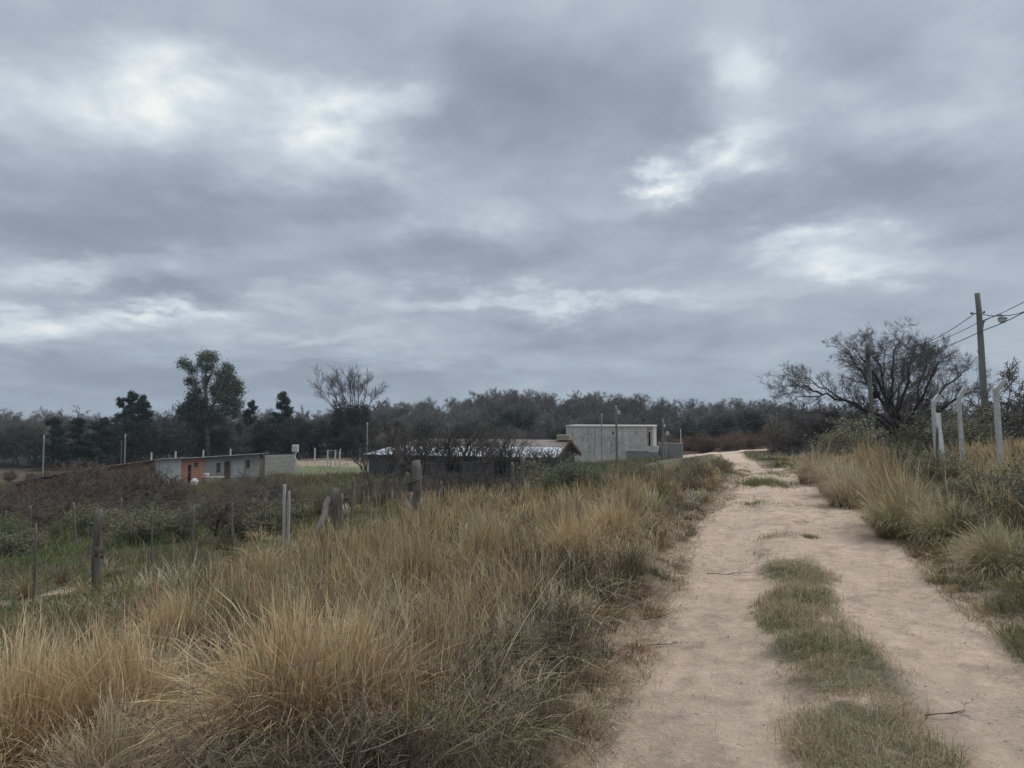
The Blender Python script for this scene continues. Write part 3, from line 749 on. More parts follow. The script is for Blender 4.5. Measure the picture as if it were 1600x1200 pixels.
for side, n, s1 in ((-1, 15000, 26), (1, 22000, 30)):
    s_t = 2.6 * (s1 / 2.6) ** rs.rand(n); e_ = road_c(s_t) + side * road_hw(s_t); off = rs.gamma(1.6, .22, n) - .22
    l_t = e_ + side * off; x, y = xy(s_t, l_t); k_ = (rs.rand(n) < .12 + .88 * sstep(.42, .56, fbm(x, y, 1.9, 3, 230))) & infr(x, y) & (off < 1.3); x, y, s_t, off = x[k_], y[k_], s_t[k_], off[k_]; m_ = len(x)
    ct = np.clip(pick(m_, [(OLIVE, 3), (GREEN, 1.4), (GREY, 3), (BROWN, 2), (STRAW, 1.5)]) * (1 + rs.normal(0, .22, (m_, 1))), .01, 1)
    parts.append(blades(np.stack([x, y, G(x, y) - .004], 1), rs.uniform(.02, .09, m_) * (1 + 1.1 * sstep(0, .7, off)), rs.rand(m_) * 6.283, rs.uniform(.2, 1.5, m_), np.maximum(.0026, s_t * .0006), ct * .7, ct, 3, .5, kink=.10))
n = 9000; s_t = rs.uniform(44, 86, n); l_t = road_c(s_t) + road_hw(s_t) + rs.uniform(.2, 9, n); x, y = xy(s_t, l_t); k_ = y < 87; x, y = x[k_], y[k_]; n = len(x)
ct = np.clip(pick(n, [(OLIVE, 3), (GREEN, 2), (GREY, 2.5), (BROWN, 1.5)]) * (1 + rs.normal(0, .2, (n, 1))), .01, 1)
parts.append(blades(np.stack([x, y, G(x, y) - .01], 1), rs.uniform(.08, .26, n), rs.rand(n) * 6.283, rs.uniform(.2, 1.2, n), .045, ct * .75, ct, 2, .4))
cg = obj('short_grass', new_mesh('short_grass', *join(parts)), M_GRASS)
tag(cg, 'short grey green grass strip between the two wheel tracks', 'short grass', kind='stuff')

# --- debris on the road: tiny straws, crumbs, low sprouts at its edges
def deb_dens(x, y, s, l, D):
    lo, hi = strip_edges(s)
    near = np.exp(-np.abs(l - (road_c(s) - road_hw(s))) / .28) + np.exp(-np.abs(l - (road_c(s) + road_hw(s))) / .25) + .6 * np.exp(-np.minimum(np.abs(l - lo), np.abs(l - hi)) / .10) * (s < 9)
    return np.clip(near, .02, 1)
x, y, s, l = zone_points(9000, 1.8, 26, -1.0, 2.1, deb_dens)
N = len(x); D = np.hypot(x, y)
ct = np.clip(pick(N, [(BROWN, 4), (DARK, 3), (GREY, 2), (STRAW, 2), (OLIVE, 1)]) * (1 + rs.normal(0, .2, (N, 1))), .01, 1)
db = obj('road_debris', new_mesh('road_debris', *blades(np.stack([x, y, roadz(s, l) + .004 + .01 * rs.rand(N)], 1), rs.uniform(.015, .09, N), rs.rand(N) * 6.283, rs.uniform(1.35, 1.75, N), np.maximum(.003, D * .0006), ct, ct, 2, .1, kink=.12)), M_GRASS)
tag(db, 'scattered dry straws and crumbs on the sandy road', 'debris', kind='stuff')

n = 900; x, y, s, l = zone_points(n, 1.9, 16, -1.0, 2.0, lambda x, y, s, l, D: .25 + .75 * sstep(.5, .6, fbm(x, y, 1.1, 3, 240)))
ico = np.array([(0,0,1),(.89,0,.45),(.28,.85,.45),(-.72,.53,.45),(-.72,-.53,.45),(.28,-.85,.45),(.72,.53,-.45),(-.28,.85,-.45),(-.89,0,-.45),(-.28,-.85,-.45),(.72,-.53,-.45),(0,0,-1)])
icf = np.array([(0,1,2),(0,2,3),(0,3,4),(0,4,5),(0,5,1),(1,6,2),(2,7,3),(3,8,4),(4,9,5),(5,10,1),(6,7,2),(7,8,3),(8,9,4),(9,10,5),(10,6,1),(11,7,6),(11,8,7),(11,9,8),(11,10,9),(11,6,10)])
N = len(x); sz = np.minimum(.0030 * np.exp(rs.normal(0, .5, N)) + .002, .0085)
V_ = ico[None] * rs.uniform(.7, 1.3, (N, 12, 1)) * sz[:, None, None] * rs.uniform(.6, 1.3, (N, 1, 3)) * np.array([1, 1, .7])
V_ = V_ + np.stack([x, y, roadz(s, l) + sz * .3], 1)[:, None]
F_ = (icf[None] + (np.arange(N) * 12)[:, None, None]).reshape(-1, 3)
cst = np.repeat(np.clip(pick(N, [((.42,.34,.27), 3), ((.34,.30,.26), 2), ((.52,.47,.42), 1), ((.22,.18,.15), 1.5)]) * (1 + rs.normal(0, .12, (N, 1))), .02, 1), 12, 0)
tag(obj('road_gravel', new_mesh('road_gravel', V_.reshape(-1, 3), F_, cst), M_WOODY), 'small loose stones and crumbs of earth on the road', 'gravel', kind='stuff')

# --- field behind the fence and the slopes around the buildings
def field_dens(x, y, s, l, D):
    px = pxof(x, y)
    d = sstep(-7.6, -9.5, l)
    sand = np.exp(-(((x - at(80, 915, 12.6)[0]) / 1.5) ** 2 + ((y - 12.6) / .5) ** 2))
    lawn = sstep(66, 70, y) * sstep(440, 460, px) * sstep(640, 600, px)
    return d * (1 - .9 * np.clip(sand * 1.3, 0, 1)) * (1 - .97 * lawn)
parts = []
def fcol(x, y, N):
    n = fbm(x, y, .22, 4, 221); n2_ = fbm(x, y, .6, 3, 222); D = np.hypot(x, y)
    gsel = sstep(.44, .56, n) * (1 - .5 * sstep(20, 34, D))
    gsel = np.maximum(gsel, sstep(24, 17, y) * sstep(8, 11, y) * .9)
    c = np.where(rs.rand(N, 1) < gsel[:, None], pick(N, [(GREEN, 4), (OLIVE, 4), (GREY, 1.2), (BROWN, 1)]), pick(N, [((.17,.10,.06), 1.6), (BROWN, 4), (GREY, 1.6), (OLIVE, 4), ((.15,.12,.09), 3)]))
    return np.clip(c * (1 + rs.normal(0, .2, (N, 1))), .01, 1)
x, y, s, l = zone_points(140000, 6, 95, -80, -7, field_dens)
N = len(x); D = np.hypot(x, y); ct = fcol(x, y, N)
h = rs.uniform(.12, .45, N) * (.5 + 1.0 * sstep(13, 30, D)) * (.5 + fbm(x, y, .5, 3, 224))
parts.append(blades(np.stack([x, y, G(x, y)], 1), h, rs.rand(N) * 6.283, rs.uniform(.1, .9, N), np.maximum(.006, D * .0009), ct * .7, ct, 2, .3, kink=.06))
fg = obj('field_grass', new_mesh('field_grass', *join(parts)), M_GRASS)
tag(fg, 'low green and russet growth covering the field behind the post fence', 'field grass', kind='stuff')

# ------------------------------------------------------------------ branching plants
def tubes(segs, col, k=3, coltip=None):
    """segs (N,8): p0 p1 r0 r1 -> verts, quads, colours"""
    a = np.asarray(segs, float); N = len(a); p0, p1 = a[:, :3], a[:, 3:6]; d = p1 - p0
    d /= np.maximum(np.linalg.norm(d, axis=1, keepdims=True), 1e-9)
    ref = np.where(np.abs(d[:, 2:3]) < .9, np.array([[0, 0, 1.0]]), np.array([[1.0, 0, 0]]))
    u = np.cross(d, ref); u /= np.linalg.norm(u, axis=1, keepdims=True); v = np.cross(d, u)
    V_ = np.empty((N, 2, k, 3))
    for j in range(k):
        t = 2 * math.pi * j / k; o = u * math.cos(t) + v * math.sin(t)
        V_[:, 0, j] = p0 + o * a[:, 6:7]; V_[:, 1, j] = p1 + o * a[:, 7:8]
    b0 = (np.arange(N) * 2 * k)[:, None]; j = np.arange(k); j2 = (j + 1) % k
    Q = np.stack([b0 + j, b0 + j2, b0 + k + j2, b0 + k + j], -1).reshape(-1, 4)
    c = np.broadcast_to(np.array(col, float), (N, 3)).copy()
    if coltip is not None:
        f = np.clip(a[:, 7] / max(a[:, 6].max(), 1e-6) * 5, 0, 1)[:, None]; c = c * f + np.array(coltip) * (1 - f)
    c = np.repeat(c, 2 * k, 0)
    return V_.reshape(-1, 3), Q, c
def grow(rng, p, d, L, r, lev, P, out, tips=None):
    """one branch as a polyline plus its children. P: per level dicts"""
    q = P[lev]; n = q['n']; st = L / n; pts = [(p, r)]
    dx, dy, dz = d; x, y, z = p
    for i in range(n):
        w_ = q['w']
        dx += rng.gauss(0, w_); dy += rng.gauss(0, w_); dz += rng.gauss(0, w_) + q.get('up', 0)
        m = math.sqrt(dx*dx + dy*dy + dz*dz); dx /= m; dy /= m; dz /= m
        x += dx * st; y += dy * st; z += dz * st
        r1 = r * (1 - (i + 1) / n * (1 - q.get('tip', .35)))
        pp, pr = pts[-1]
        out.append((*pp, x, y, z, pr, r1)); pts.append(((x, y, z), r1))
    if lev + 1 < len(P):
        c = P[lev + 1]; nc = q['kids'] if isinstance(q['kids'], int) else rng.randint(*q['kids'])
        for i in range(nc):
            t = q.get('t0', .25) + (1 - q.get('t0', .25)) * (i + rng.random()) / nc
            f = t * n; j = min(int(f), n - 1); a = f - j
            (p0, r0), (p1, r1) = pts[j], pts[j + 1]
            pp = tuple(p0[k] + (p1[k] - p0[k]) * a for k in range(3)); rr = (r0 + (r1 - r0) * a)
            ax = Vector(p1) - Vector(p0); ax.normalize()
            o = ax.orthogonal().normalized(); o.rotate(Matrix.Rotation(rng.uniform(0, 6.283), 3, ax))
            an = R(rng.uniform(*c['ang'])); nd = ax * math.cos(an) + o * math.sin(an)
            grow(rng, pp, tuple(nd), L * rng.uniform(*c['len']) * (1 - .35 * t if lev else 1 - .15 * t), max(rr * c.get('rr', .6), P[-1]['rmin']), lev + 1, P, out, tips)
    elif tips is not None: tips.append(pts[-1][0])
    return out

def bare_tree(seed, stems=1, H=1.0, spread=1.0, twig=.0016, dense=1.0, up=.05, r0=.022):
    """bare tree normalised to roughly height 1"""
    rng = random.Random(seed); out = []; tips = []
    P = [dict(n=5, w=.10, up=.02, kids=(5, 7), t0=.25, tip=.45),
         dict(n=5, w=.16, up=up, kids=(5, 8), t0=.15, ang=(25, 62), len=(.50, .80), rr=.62),
         dict(n=4, w=.20, up=up, kids=(4, 7), t0=.12, ang=(25, 65), len=(.42, .66), rr=.55),
         dict(n=3, w=.24, up=up, kids=(int(3 * dense), int(6 * dense)), t0=.1, ang=(25, 65), len=(.42, .65), rr=.55),
         dict(n=2, w=.25, up=up, ang=(20, 60), len=(.45, .8), rr=.6, rmin=twig)]
    for i in range(stems):
        a = rng.uniform(0, 6.283); t = rng.uniform(.05, .45) * spread * (1 if stems > 1 else .35)
        grow(rng, (rng.gauss(0, .01 * stems), rng.gauss(0, .01 * stems), -.03), (math.cos(a) * t, math.sin(a) * t, 1), .52 * H * rng.uniform(.85, 1.1), r0 * (1 if stems == 1 else .7), 0, P, out, tips)
    a = np.array(out); top = a[:, 5].max(); a *= 1.0 / top; a[:, 6:] = np.maximum(a[:, 6:], twig * .7)
    return a, np.array(tips) / top
def leaves(rng_seed, tips, per, rad, size, col, vary=.3, flat=1.0):
    r = np.random.RandomState(rng_seed); N = len(tips) * per
    c = np.repeat(tips, per, 0) + r.normal(0, rad, (N, 3)) * np.array([1, 1, flat])
    a = r.normal(0, 1, (N, 3)); a /= np.linalg.norm(a, axis=1, keepdims=True); b_ = np.cross(a, r.normal(0, 1, (N, 3))); b_ /= np.linalg.norm(b_, axis=1, keepdims=True)
    s_ = size * r.uniform(.6, 1.4, (N, 1)); V_ = np.stack([c - a * s_, c + b_ * s_ * .45, c + a * s_, c - b_ * s_ * .45], 1)
    Q = np.arange(N * 4).reshape(N, 4); cl = np.repeat(jit(col, N, vary, r), 4, 0)
    return V_.reshape(-1, 3), Q, cl

# mesh libraries (shared between copies)
WOODC = [(.165,.150,.136), (.14,.129,.118), (.18,.160,.138), (.15,.140,.132)]
LIB = {}
def lib(kind, i, f):
    LIB.setdefault(kind, []).append(f)
for i in range(6):
    a, tp = bare_tree(100 + i, stems=[1, 3, 2, 4, 1, 3][i], spread=[.8, 1.3, 1.0, 1.4, .6, 1.1][i], twig=.0026, dense=1.35, up=[.06, .03, .05, .02, .09, .05][i])
    me = new_mesh('bare_tree_%d' % i, *tubes(a, WOODC[i % 4], 3)); me.materials.append(M_WOODY); LIB.setdefault('bare', []).append(me)
for i in range(4):           # round crowned winter trees, crowns full of fine twigs
    a, tp = bare_tree(180 + i, stems=[3, 4, 2, 4][i], spread=[1.2, 1.5, 1.0, 1.3][i], twig=.0024, dense=1.2, up=[.03, .02, .04, .03][i])
    sel = tp[np.random.RandomState(i).choice(len(tp), min(len(tp), 1600), replace=False)]
    tw_ = leaves(i + 9, sel, 5, .032, .020, [(.165,.150,.136), (.14,.129,.118), (.18,.160,.138), (.15,.140,.132)][i]); tv = tw_[0].reshape(-1, 4, 3); cc_ = tv.mean(1, keepdims=True); ax_ = tv[:, 1:2] - tv[:, 3:4]; tv = tv - (np.array([0, -1, 0, 1])[None, :, None] * -ax_ * .40); tw_ = (tv.reshape(-1, 3), tw_[1], tw_[2])
    me = new_mesh('round_tree_%d' % i, *join([tubes(a, WOODC[i % 4], 3), tw_])); me.materials.append(M_WOODY); LIB.setdefault('round', []).append(me)
for i in range(3):           # half bare, half dark leaved woodland trees
    a, tp = bare_tree(140 + i, stems=[2, 3, 1][i], spread=1.1, twig=.0022, up=.05)
    sel = tp[np.random.RandomState(i).choice(len(tp), min(len(tp), 1400), replace=False)]
    me = new_mesh('dark_tree_%d' % i, *join([tubes(a, (.12,.105,.10), 3), leaves(i, sel, 6, .030, .014, [(.052,.066,.052), (.060,.070,.048), (.046,.058,.050)][i])]))
    me.materials.append(M_LEAF); LIB.setdefault('dark', []).append(me)
for i in range(3):           # conifers
    rng = random.Random(170 + i); out = [(0, 0, -.03, 0, 0, .55, .016, .010), (0, 0, .55, 0, 0, .98, .010, .003)]; tp = []
    nb = 46
    for b_i in range(nb):
        z = .12 + .85 * b_i / nb; rr = (.26 * (1 - ((z - .12) / .9) ** 1.3) + .03) * rng.uniform(.7, 1.2) * [1, .8, 1.2][i]; a_ = rng.uniform(0, 6.283)
        e = (math.cos(a_) * rr, math.sin(a_) * rr, z + rr * rng.uniform(.05, .45)); out.append((0, 0, z, *e, .004, .0015))
        for t in np.linspace(.35, 1, 7): tp.append((e[0] * t, e[1] * t, z + (e[2] - z) * t))
    me = new_mesh('conifer_%d' % i, *join([tubes(out, (.05,.04,.035), 4), leaves(50 + i, np.array(tp), 26, .017, .013, (.038,.055,.043), .3)]))
    me.materials.append(M_LEAF); LIB.setdefault('conifer', []).append(me)

def put(kind, i, name, px, py_top, D, label, cat, group, wide=1.0, seed=0, dz=-.1, mesh=None):
    """a plant whose foot is on the ground at distance D and whose tip reaches py_top"""
    rng = random.Random(seed * 7919 + int(px * 13) + int(D * 101))
    x = xof(px, D); z0 = g(x, D) + dz; h = at(px, py_top, D)[2] - z0
    if h < .3: h = .3
    me = mesh or LIB[kind][i % len(LIB[kind])]
    o = obj(name, me, None, None, (x, D, z0), rng.uniform(0, 6.283), (h * wide, h * wide, h))
    return tag(o, label, cat, group)

SKY = [(-150,646),(0,641),(60,643),(130,648),(200,645),(280,642),(380,641),(460,641),(560,634),(600,628),(650,622),(720,620),(745,612),(770,604),(800,612),(860,607),(900,612),(960,610),(1000,614),(1050,620),(1100,624),(1160,620),(1200,624),(1260,634),(1400,640),(1750,640)]
def skyl(px): return float(np.interp(px, [p[0] for p in SKY], [p[1] for p in SKY]))
rw = random.Random(5)
L_FAR = 'grey brown bare tree on the rising wood behind the concrete house'
L_FARL = 'bare tree in the hazy back row of the wood on the left'
def wood_row(px0, px1, step, D0, D1, topf, kinds, name, label, group, wide=(.8, 1.2), cat='tree'):
    px = px0; n = 0
    while px < px1:
        D = rw.uniform(D0, D1); k = rw.choice(kinds)
        put(k, rw.randrange(9), name, px, topf(px) + rw.uniform(-4, 5), D, label, cat, group, rw.uniform(*wide), n)
        px += step * rw.uniform(.6, 1.4); n += 1
# centre and right: rising wood
wood_row(590, 1420, 15, 185, 205, skyl, ['round', 'round', 'round', 'bare'], 'woodland_tree', L_FAR, 'trees of the far wood in the middle', (.9, 1.3))
wood_row(590, 1300, 18, 160, 178, lambda p: skyl(p) + 14, ['round', 'round', 'round', 'bare'], 'woodland_tree', L_FAR, 'trees of the far wood in the middle', (.9, 1.3))
wood_row(600, 1260, 24, 136, 152, lambda p: skyl(p) + 28, ['round', 'round', 'bare', 'dark'], 'woodland_tree', L_FAR, 'trees of the far wood in the middle', (1.0, 1.4))
wood_row(-120, 620, 15, 150, 175, lambda p: skyl(p) + 0, ['round', 'round', 'bare'], 'woodland_tree', L_FARL, 'back row trees of the left wood', (.9, 1.3))
# left dark belt
L_DK = 'dark tangled tree in the front row of the wood on the left'
wood_row(-120, 640, 17, 112, 122, lambda p: 668 - 6 * math.sin(p / 60) - 8 * (p > 120) , ['round', 'dark', 'dark'], 'woodland_tree', L_DK, 'front row trees of the left wood', (.9, 1.3))
wood_row(90, 620, 22, 124, 136, lambda p: 656, ['dark', 'bare'], 'woodland_tree', L_DK, 'front row trees of the left wood', (1.0, 1.3))
# low trees right of the concrete house and behind the thorn tree
wood_row(1010, 1250, 17, 118, 132, lambda p: 646 - 8 * math.sin(p / 30), ['round', 'dark', 'bare'], 'woodland_tree', 'dark low tree at the wood edge beyond the road bend', 'trees at the wood edge beyond the bend', (1.1, 1.5))
wood_row(1240, 1700, 30, 75, 105, lambda p: 645, ['round', 'dark'], 'woodland_tree', 'dark tree in the thicket behind the leafless thorn tree', 'trees behind the thorn tree', (1.1, 1.5))
wood_row(590, 900, 20, 100, 116, lambda p: 662, ['round', 'bare', 'dark'], 'woodland_tree', 'brown tree directly behind the white roofed house', 'trees behind the white roofed house', (1.0, 1.4))

# ------------------------------------------------------------------ trees that stand out
for (k, i, px, py, D, wd, lab) in (
    ('conifer', 1, 222, 616, 118, 1.0, 'right half of the dark twin evergreens left of the eucalyptus'),
    ('conifer', 2, 192, 621, 118, 1.0, 'left half of the dark twin evergreens left of the eucalyptus'),
    ('conifer', 0, 208, 612, 121, 1.1, 'tallest evergreen in the dark clump left of the eucalyptus'),
    ('conifer', 1, 440, 611, 120, 1.15, 'dark pointed conifer between the eucalyptus and the bare spreading tree'),
    ('conifer', 0, 392, 626, 120, .9, 'small dark conifer just right of the eucalyptus'),
    ('conifer', 0, 83, 652, 108, 1.5, 'dark conical evergreen near the left end of the wood'),
    ('conifer', 1, 124, 652, 110, 1.4, 'second dark evergreen from the left end of the wood'),
    ('conifer', 2, 158, 652, 110, 1.5, 'broad dark evergreen below the twin evergreens'),
    ('dark', 2, 296, 614, 112, 1.0, 'dark bushy evergreen at the foot of the eucalyptus'),
    ('dark', 1, 532, 616, 118, .7, 'dark ivy covered bush at the foot of the bare spreading tree'),
    ('dark', 0, 555, 626, 118, .6, 'small dark bush beside the trunk of the bare spreading tree'),
    ('bare', 4, 85, 634, 126, .8, 'pale bare treetop standing above the wood at far left'),
    ('bare', 0, 112, 632, 130, .8, 'second pale bare treetop above the wood at far left'),
    ('bare', 4, 768, 603, 170, .9, 'tallest bare tree on the skyline of the middle wood'),
    ('bare', 3, 462, 632, 128, .8, 'thin bare tree right of the pointed conifer')):
    put(k, i, 'conifer' if k == 'conifer' else ('evergreen_tree' if k == 'dark' else 'bare_tree'), px, py, D, lab, 'tree', None, wd, 3)

# eucalyptus: pale leaning stems, separate leafy clouds
def eucalyptus():
    D = 112; x0 = xof(327, D); z0 = g(x0, D) - .1; m = D / F
    e = empty('eucalyptus_tree', (x0, D, z0), label='tall eucalyptus with open leafy tufts rising above the left wood', cat='tree')
    def P(px, py, dy=0): q = at(px, py, D + dy); return (q[0] - x0, dy, q[2] - z0)
    rng = random.Random(9); r = np.random.RandomState(9)
    mb = MB(); limbs = [
        [(327, 742), (325, 700), (323, 665), (322, 630), (321, 600), (322, 575), (324, 555)],
        [(323, 665), (316, 640), (308, 612), (300, 590), (293, 575), (287, 566)],
        [(323, 660), (332, 635), (342, 612), (350, 592), (358, 580)],
        [(325, 672), (342, 650), (358, 630), (370, 612)],
        [(324, 680), (310, 655), (298, 640), (290, 632)],
        [(322, 600), (330, 585), (333, 572)], [(342,612), (360,605), (372,606)], [(316,640),(300,628)]]
    for i, lm in enumerate(limbs):
        n = len(lm); mb.tube([P(a, b_, rng.uniform(-1, 1) * (j > 0) * (i > 0) * 1.5) for j, (a, b_) in enumerate(lm)], [(.42 if i == 0 else .2) * (1 - .75 * j / (n - 1)) for j in range(n)], 6)
    mb.build('trunk', m_simple('eucalyptus_bark', (.16,.145,.125), (.30,.28,.25), 2, .8, .3), e, smooth=True)
    blobs = [(325,555,13,6),(317,560,7,5),(333,562,7,5),(287,567,8,5),(293,572,7,5),(300,580,6,5),(303,598,8,7),(295,596,5,4),(322,576,7,5),(330,573,6,4),
             (310,612,8,8),(316,630,8,9),(344,585,10,7),(357,580,8,6),(362,590,9,7),(350,597,10,8),(340,603,9,8),(367,604,9,8),(372,612,8,7),(356,612,11,9),(345,622,12,10),
             (334,612,6,8),(360,628,12,9),(370,632,9,9),(330,640,8,9),(350,642,14,10),(366,646,10,9),(300,622,8,7),(292,634,8,7),(284,642,8,8),(305,640,10,9),(320,652,10,10),(338,655,12,9),(322,594,5,8),(296,650,10,9),(312,570,4,4),(372,600,6,6),(354,572,6,4)]
    pts = []
    for (px, py, rx, ry) in blobs:
        n = int(16 * rx * ry / 20) + 14
        for _ in range(n):
            a = r.normal(0, .50, 3); q = P(px + a[0] * rx, py + a[1] * ry, a[2] * rx * m * 1.6 * 1.0)
            pts.append(q)
    v = leaves(77, np.array(pts), 12, .30, .13, (.095,.115,.080), .3)
    obj('crown', new_mesh('crown', *v), M_LEAF, e)
eucalyptus()

# bare spreading tree on the skyline
def spreading_tree():
    D = 122; x0 = xof(541, D); z0 = g(x0, D) - .1
    e = empty('bare_spreading_tree', (x0, D, z0), label='large leafless tree with fan of upright limbs on the skyline', cat='tree')
    def P(px, py): q = at(px, py, D); return (q[0] - x0, 0, q[2] - z0)
    rng = random.Random(4); out = []
    P_ = [dict(n=6, w=.06, up=.03, kids=(9, 12), t0=.32, tip=.25),
          dict(n=4, w=.12, up=.07, kids=(5, 7), t0=.2, ang=(18, 40), len=(.26, .42), rr=.55),
          dict(n=3, w=.14, up=.07, kids=(3, 5), t0=.2, ang=(18, 42), len=(.55, .8), rr=.6),
          dict(n=2, w=.15, up=.05, ang=(15, 40), len=(.5, .8), rr=.7, rmin=.022)]
    for (bx, by, tx, ty) in ((532,650,480,597),(534,645,512,590),(548,645,524,582),(549,645,540,580),(552,645,556,581),(560,640,570,582),(565,645,584,586),(570,645,601,602),(541,640,533,586),(556,640,549,583),(575,650,606,628)):
        a, b_ = Vector(P(bx, by)), Vector(P(tx, ty)); d = b_ - a; L = d.length * .85
        dd = d.normalized(); dd.y += rng.uniform(-.3, .3)
        grow(rng, tuple(a), (dd.x, dd.y, dd.z), L, .10, 0, P_, out)
    obj('crown', new_mesh('crown', *tubes(out, (.20,.18,.17), 3)), M_WOODY, e)
    mb = MB(); foot = P(546, 712)
    for bx, by in ((532,650),(534,645),(549,645),(560,640),(568,645),(575,650)):
        q = P(bx, by); mb.tube([(foot[0] * .5 + q[0] * .3, 0, -.1), (foot[0]*.2 + q[0] * .7, 0, q[2] * .6), (q[0], 0, q[2] + .15)], [.24, .18, .13], 6)
    mb.build('trunk', m_simple('grey_bark', (.09,.08,.075), (.15,.14,.13), 4, .9, .5), e, smooth=True)
spreading_tree()

# big thorn tree on the right
def thorn_tree():
    D = 36; x0 = xof(1412, D); z0 = g(x0, D) - .1
    e = empty('thorn_tree', (x0, D, z0), label='wide leafless thorn tree with dense dark twigs right of the road', cat='tree')
    def P(px, py, dy=0): q = at(1412 + (px - 1412) * 1.0, 690 - (690 - py) * .94, D + dy); return Vector((q[0] - x0, dy, q[2] - z0))
    rng = random.Random(21); out = []; big = []
    limbs = [  # pixel polylines of the main limbs
        [(1412,690,0),(1398,660,0),(1385,630,.3),(1368,606,.5),(1345,592,.8),(1338,590,.8)],
        [(1405,680,0),(1396,640,-.6),(1392,600,-1),(1394,565,-1.2),(1400,530,-1),(1404,512,-1)],
        [(1412,690,0),(1372,655,.5),(1335,628,.4),(1290,612,.2),(1250,620,0),(1215,632,0)],
        [(1412,690,0),(1380,650,-1),(1350,632,-1.8),(1310,615,-2.4),(1265,590,-2.6),(1225,575,-2.6)],
        [(1404,670,0),(1375,610,1),(1350,578,1.4),(1325,548,1.6),(1300,530,1.6)],
        [(1404,650,.2),(1375,590,-1.2),(1352,560,-1.8),(1335,535,-2.0)],
        [(1400,640,0),(1420,590,.8),(1425,555,1),(1430,530,1.2)],
        [(1412,680,0),(1432,630,-.5),(1455,590,-1),(1465,560,-1.3),(1472,540,-1.3)],
        [(1412,680,.2),(1445,630,.8),(1480,598,1.4),(1505,575,1.8),(1520,566,1.8)],
        [(1415,690,0),(1455,648,-1.2),(1490,622,-2),(1515,608,-2.6),(1532,606,-2.6)],
        [(1410,680,0),(1425,620,2.2),(1450,580,3),(1465,560,3.4)],
        [(1410,680,0),(1390,620,2.4),(1370,590,3.4),(1350,570,3.6)],
        [(1410,680,0),(1405,620,-2.4),(1420,580,-3.4),(1440,556,-3.6)],
        [(1412,690,0),(1440,660,1.5),(1480,640,2.4),(1520,632,3)],
        [(1412,690,0),(1370,668,1.5),(1330,655,2),(1280,640,2.2),(1240,640,2.2)],
        [(1398,655,0),(1408,600,.4),(1412,570,.6),(1416,545,.6)],
        [(1385,630,.3),(1372,560,.2),(1362,540,0),(1352,528,0)],
        [(1432,630,-.5),(1444,580,.2),(1448,550,.4),(1450,540,.4)],
        [(1290,612,.2),(1262,600,.6),(1240,596,.8),(1215,600,.8)]]
    P_ = [None,
          dict(n=5, w=.20, up=.06, kids=(4, 6), t0=.15, ang=(25, 65), len=(.2, .4), rr=.5),
          dict(n=4, w=.24, up=.05, kids=(4, 6), t0=.15, ang=(25, 65), len=(.45, .7), rr=.55),
          dict(n=3, w=.24, up=.06, kids=(2, 3), t0=.15, ang=(25, 60), len=(.45, .70), rr=.6),
          dict(n=3, w=.20, up=.05, ang=(20, 50), len=(.75, 1.15), rr=.7, rmin=.0052)]
    for li, lm in enumerate(limbs):
        pts = [P(*q) for q in lm]; sm = []
        for i in range(len(pts) - 1):
            for t in (0, .33, .66):
                q = pts[i].lerp(pts[i + 1], t) + Vector([rng.gauss(0, .07) for _ in range(3)]); sm.append(q)
        sm.append(pts[-1]); n = len(sm); r0 = .090 if li < 10 else .06
        rad = [max(r0 * (1 - i / (n - 1)) ** .9, .012) for i in range(n)]
        mb = MB(); big.append((sm, rad))
        for i in range(n - 1): out.append((*sm[i], *sm[i + 1], rad[i] * .6, rad[i + 1] * .6))
        k = 21
        for c in range(k):
            t = .20 + .80 * (c + rng.random()) / k; f = t * (n - 1); j = min(int(f), n - 2); pp = sm[j].lerp(sm[j + 1], f - j)
            ax = (sm[j + 1] - sm[j]).normalized(); o = ax.orthogonal().normalized(); o.rotate(Matrix.Rotation(rng.uniform(0, 6.283), 3, ax))
            an = R(rng.uniform(20, 62)); nd = ax * math.cos(an) + o * math.sin(an); nd.z += .15
            grow(rng, tuple(pp), tuple(nd), rng.uniform(.8, 1.7) * (1.1 - .5 * t), rad[j] * .45, 1, P_, out)
    a = np.array(out)
    obj('crown', new_mesh('crown', *tubes(a, (.10,.088,.085), 3)), M_WOODY, e)
    mb = MB()
    for sm, rad in big: mb.tube(sm, rad, 7)
    mb.build('trunk', m_simple('thorn_bark', (.035,.030,.028), (.075,.066,.060), 4, .95, .6), e, smooth=True)
    q = P(1368, 612, -.6); n_ = MB(); r = random.Random(3); segs = []
    for _ in range(700):
        a_ = Vector([r.gauss(0, 1) for _ in range(3)]).normalized(); b_ = a_.cross(Vector([r.gauss(0, 1) for _ in range(3)])).normalized()
        c = Vector((x0, D, z0)) + q + Vector((a_.x * .22, a_.y * .22, a_.z * .17)) * r.uniform(.6, 1); segs.append((*(c - b_ * .12), *(c + b_ * .12), .006, .005))
    nest = obj('bird_nest', new_mesh('bird_nest', *tubes(segs, (.075,.058,.045), 3)), M_WOODY)
    tag(nest, 'round stick nest lodged in the thorn tree beside the leaning pole', 'nest')
thorn_tree()

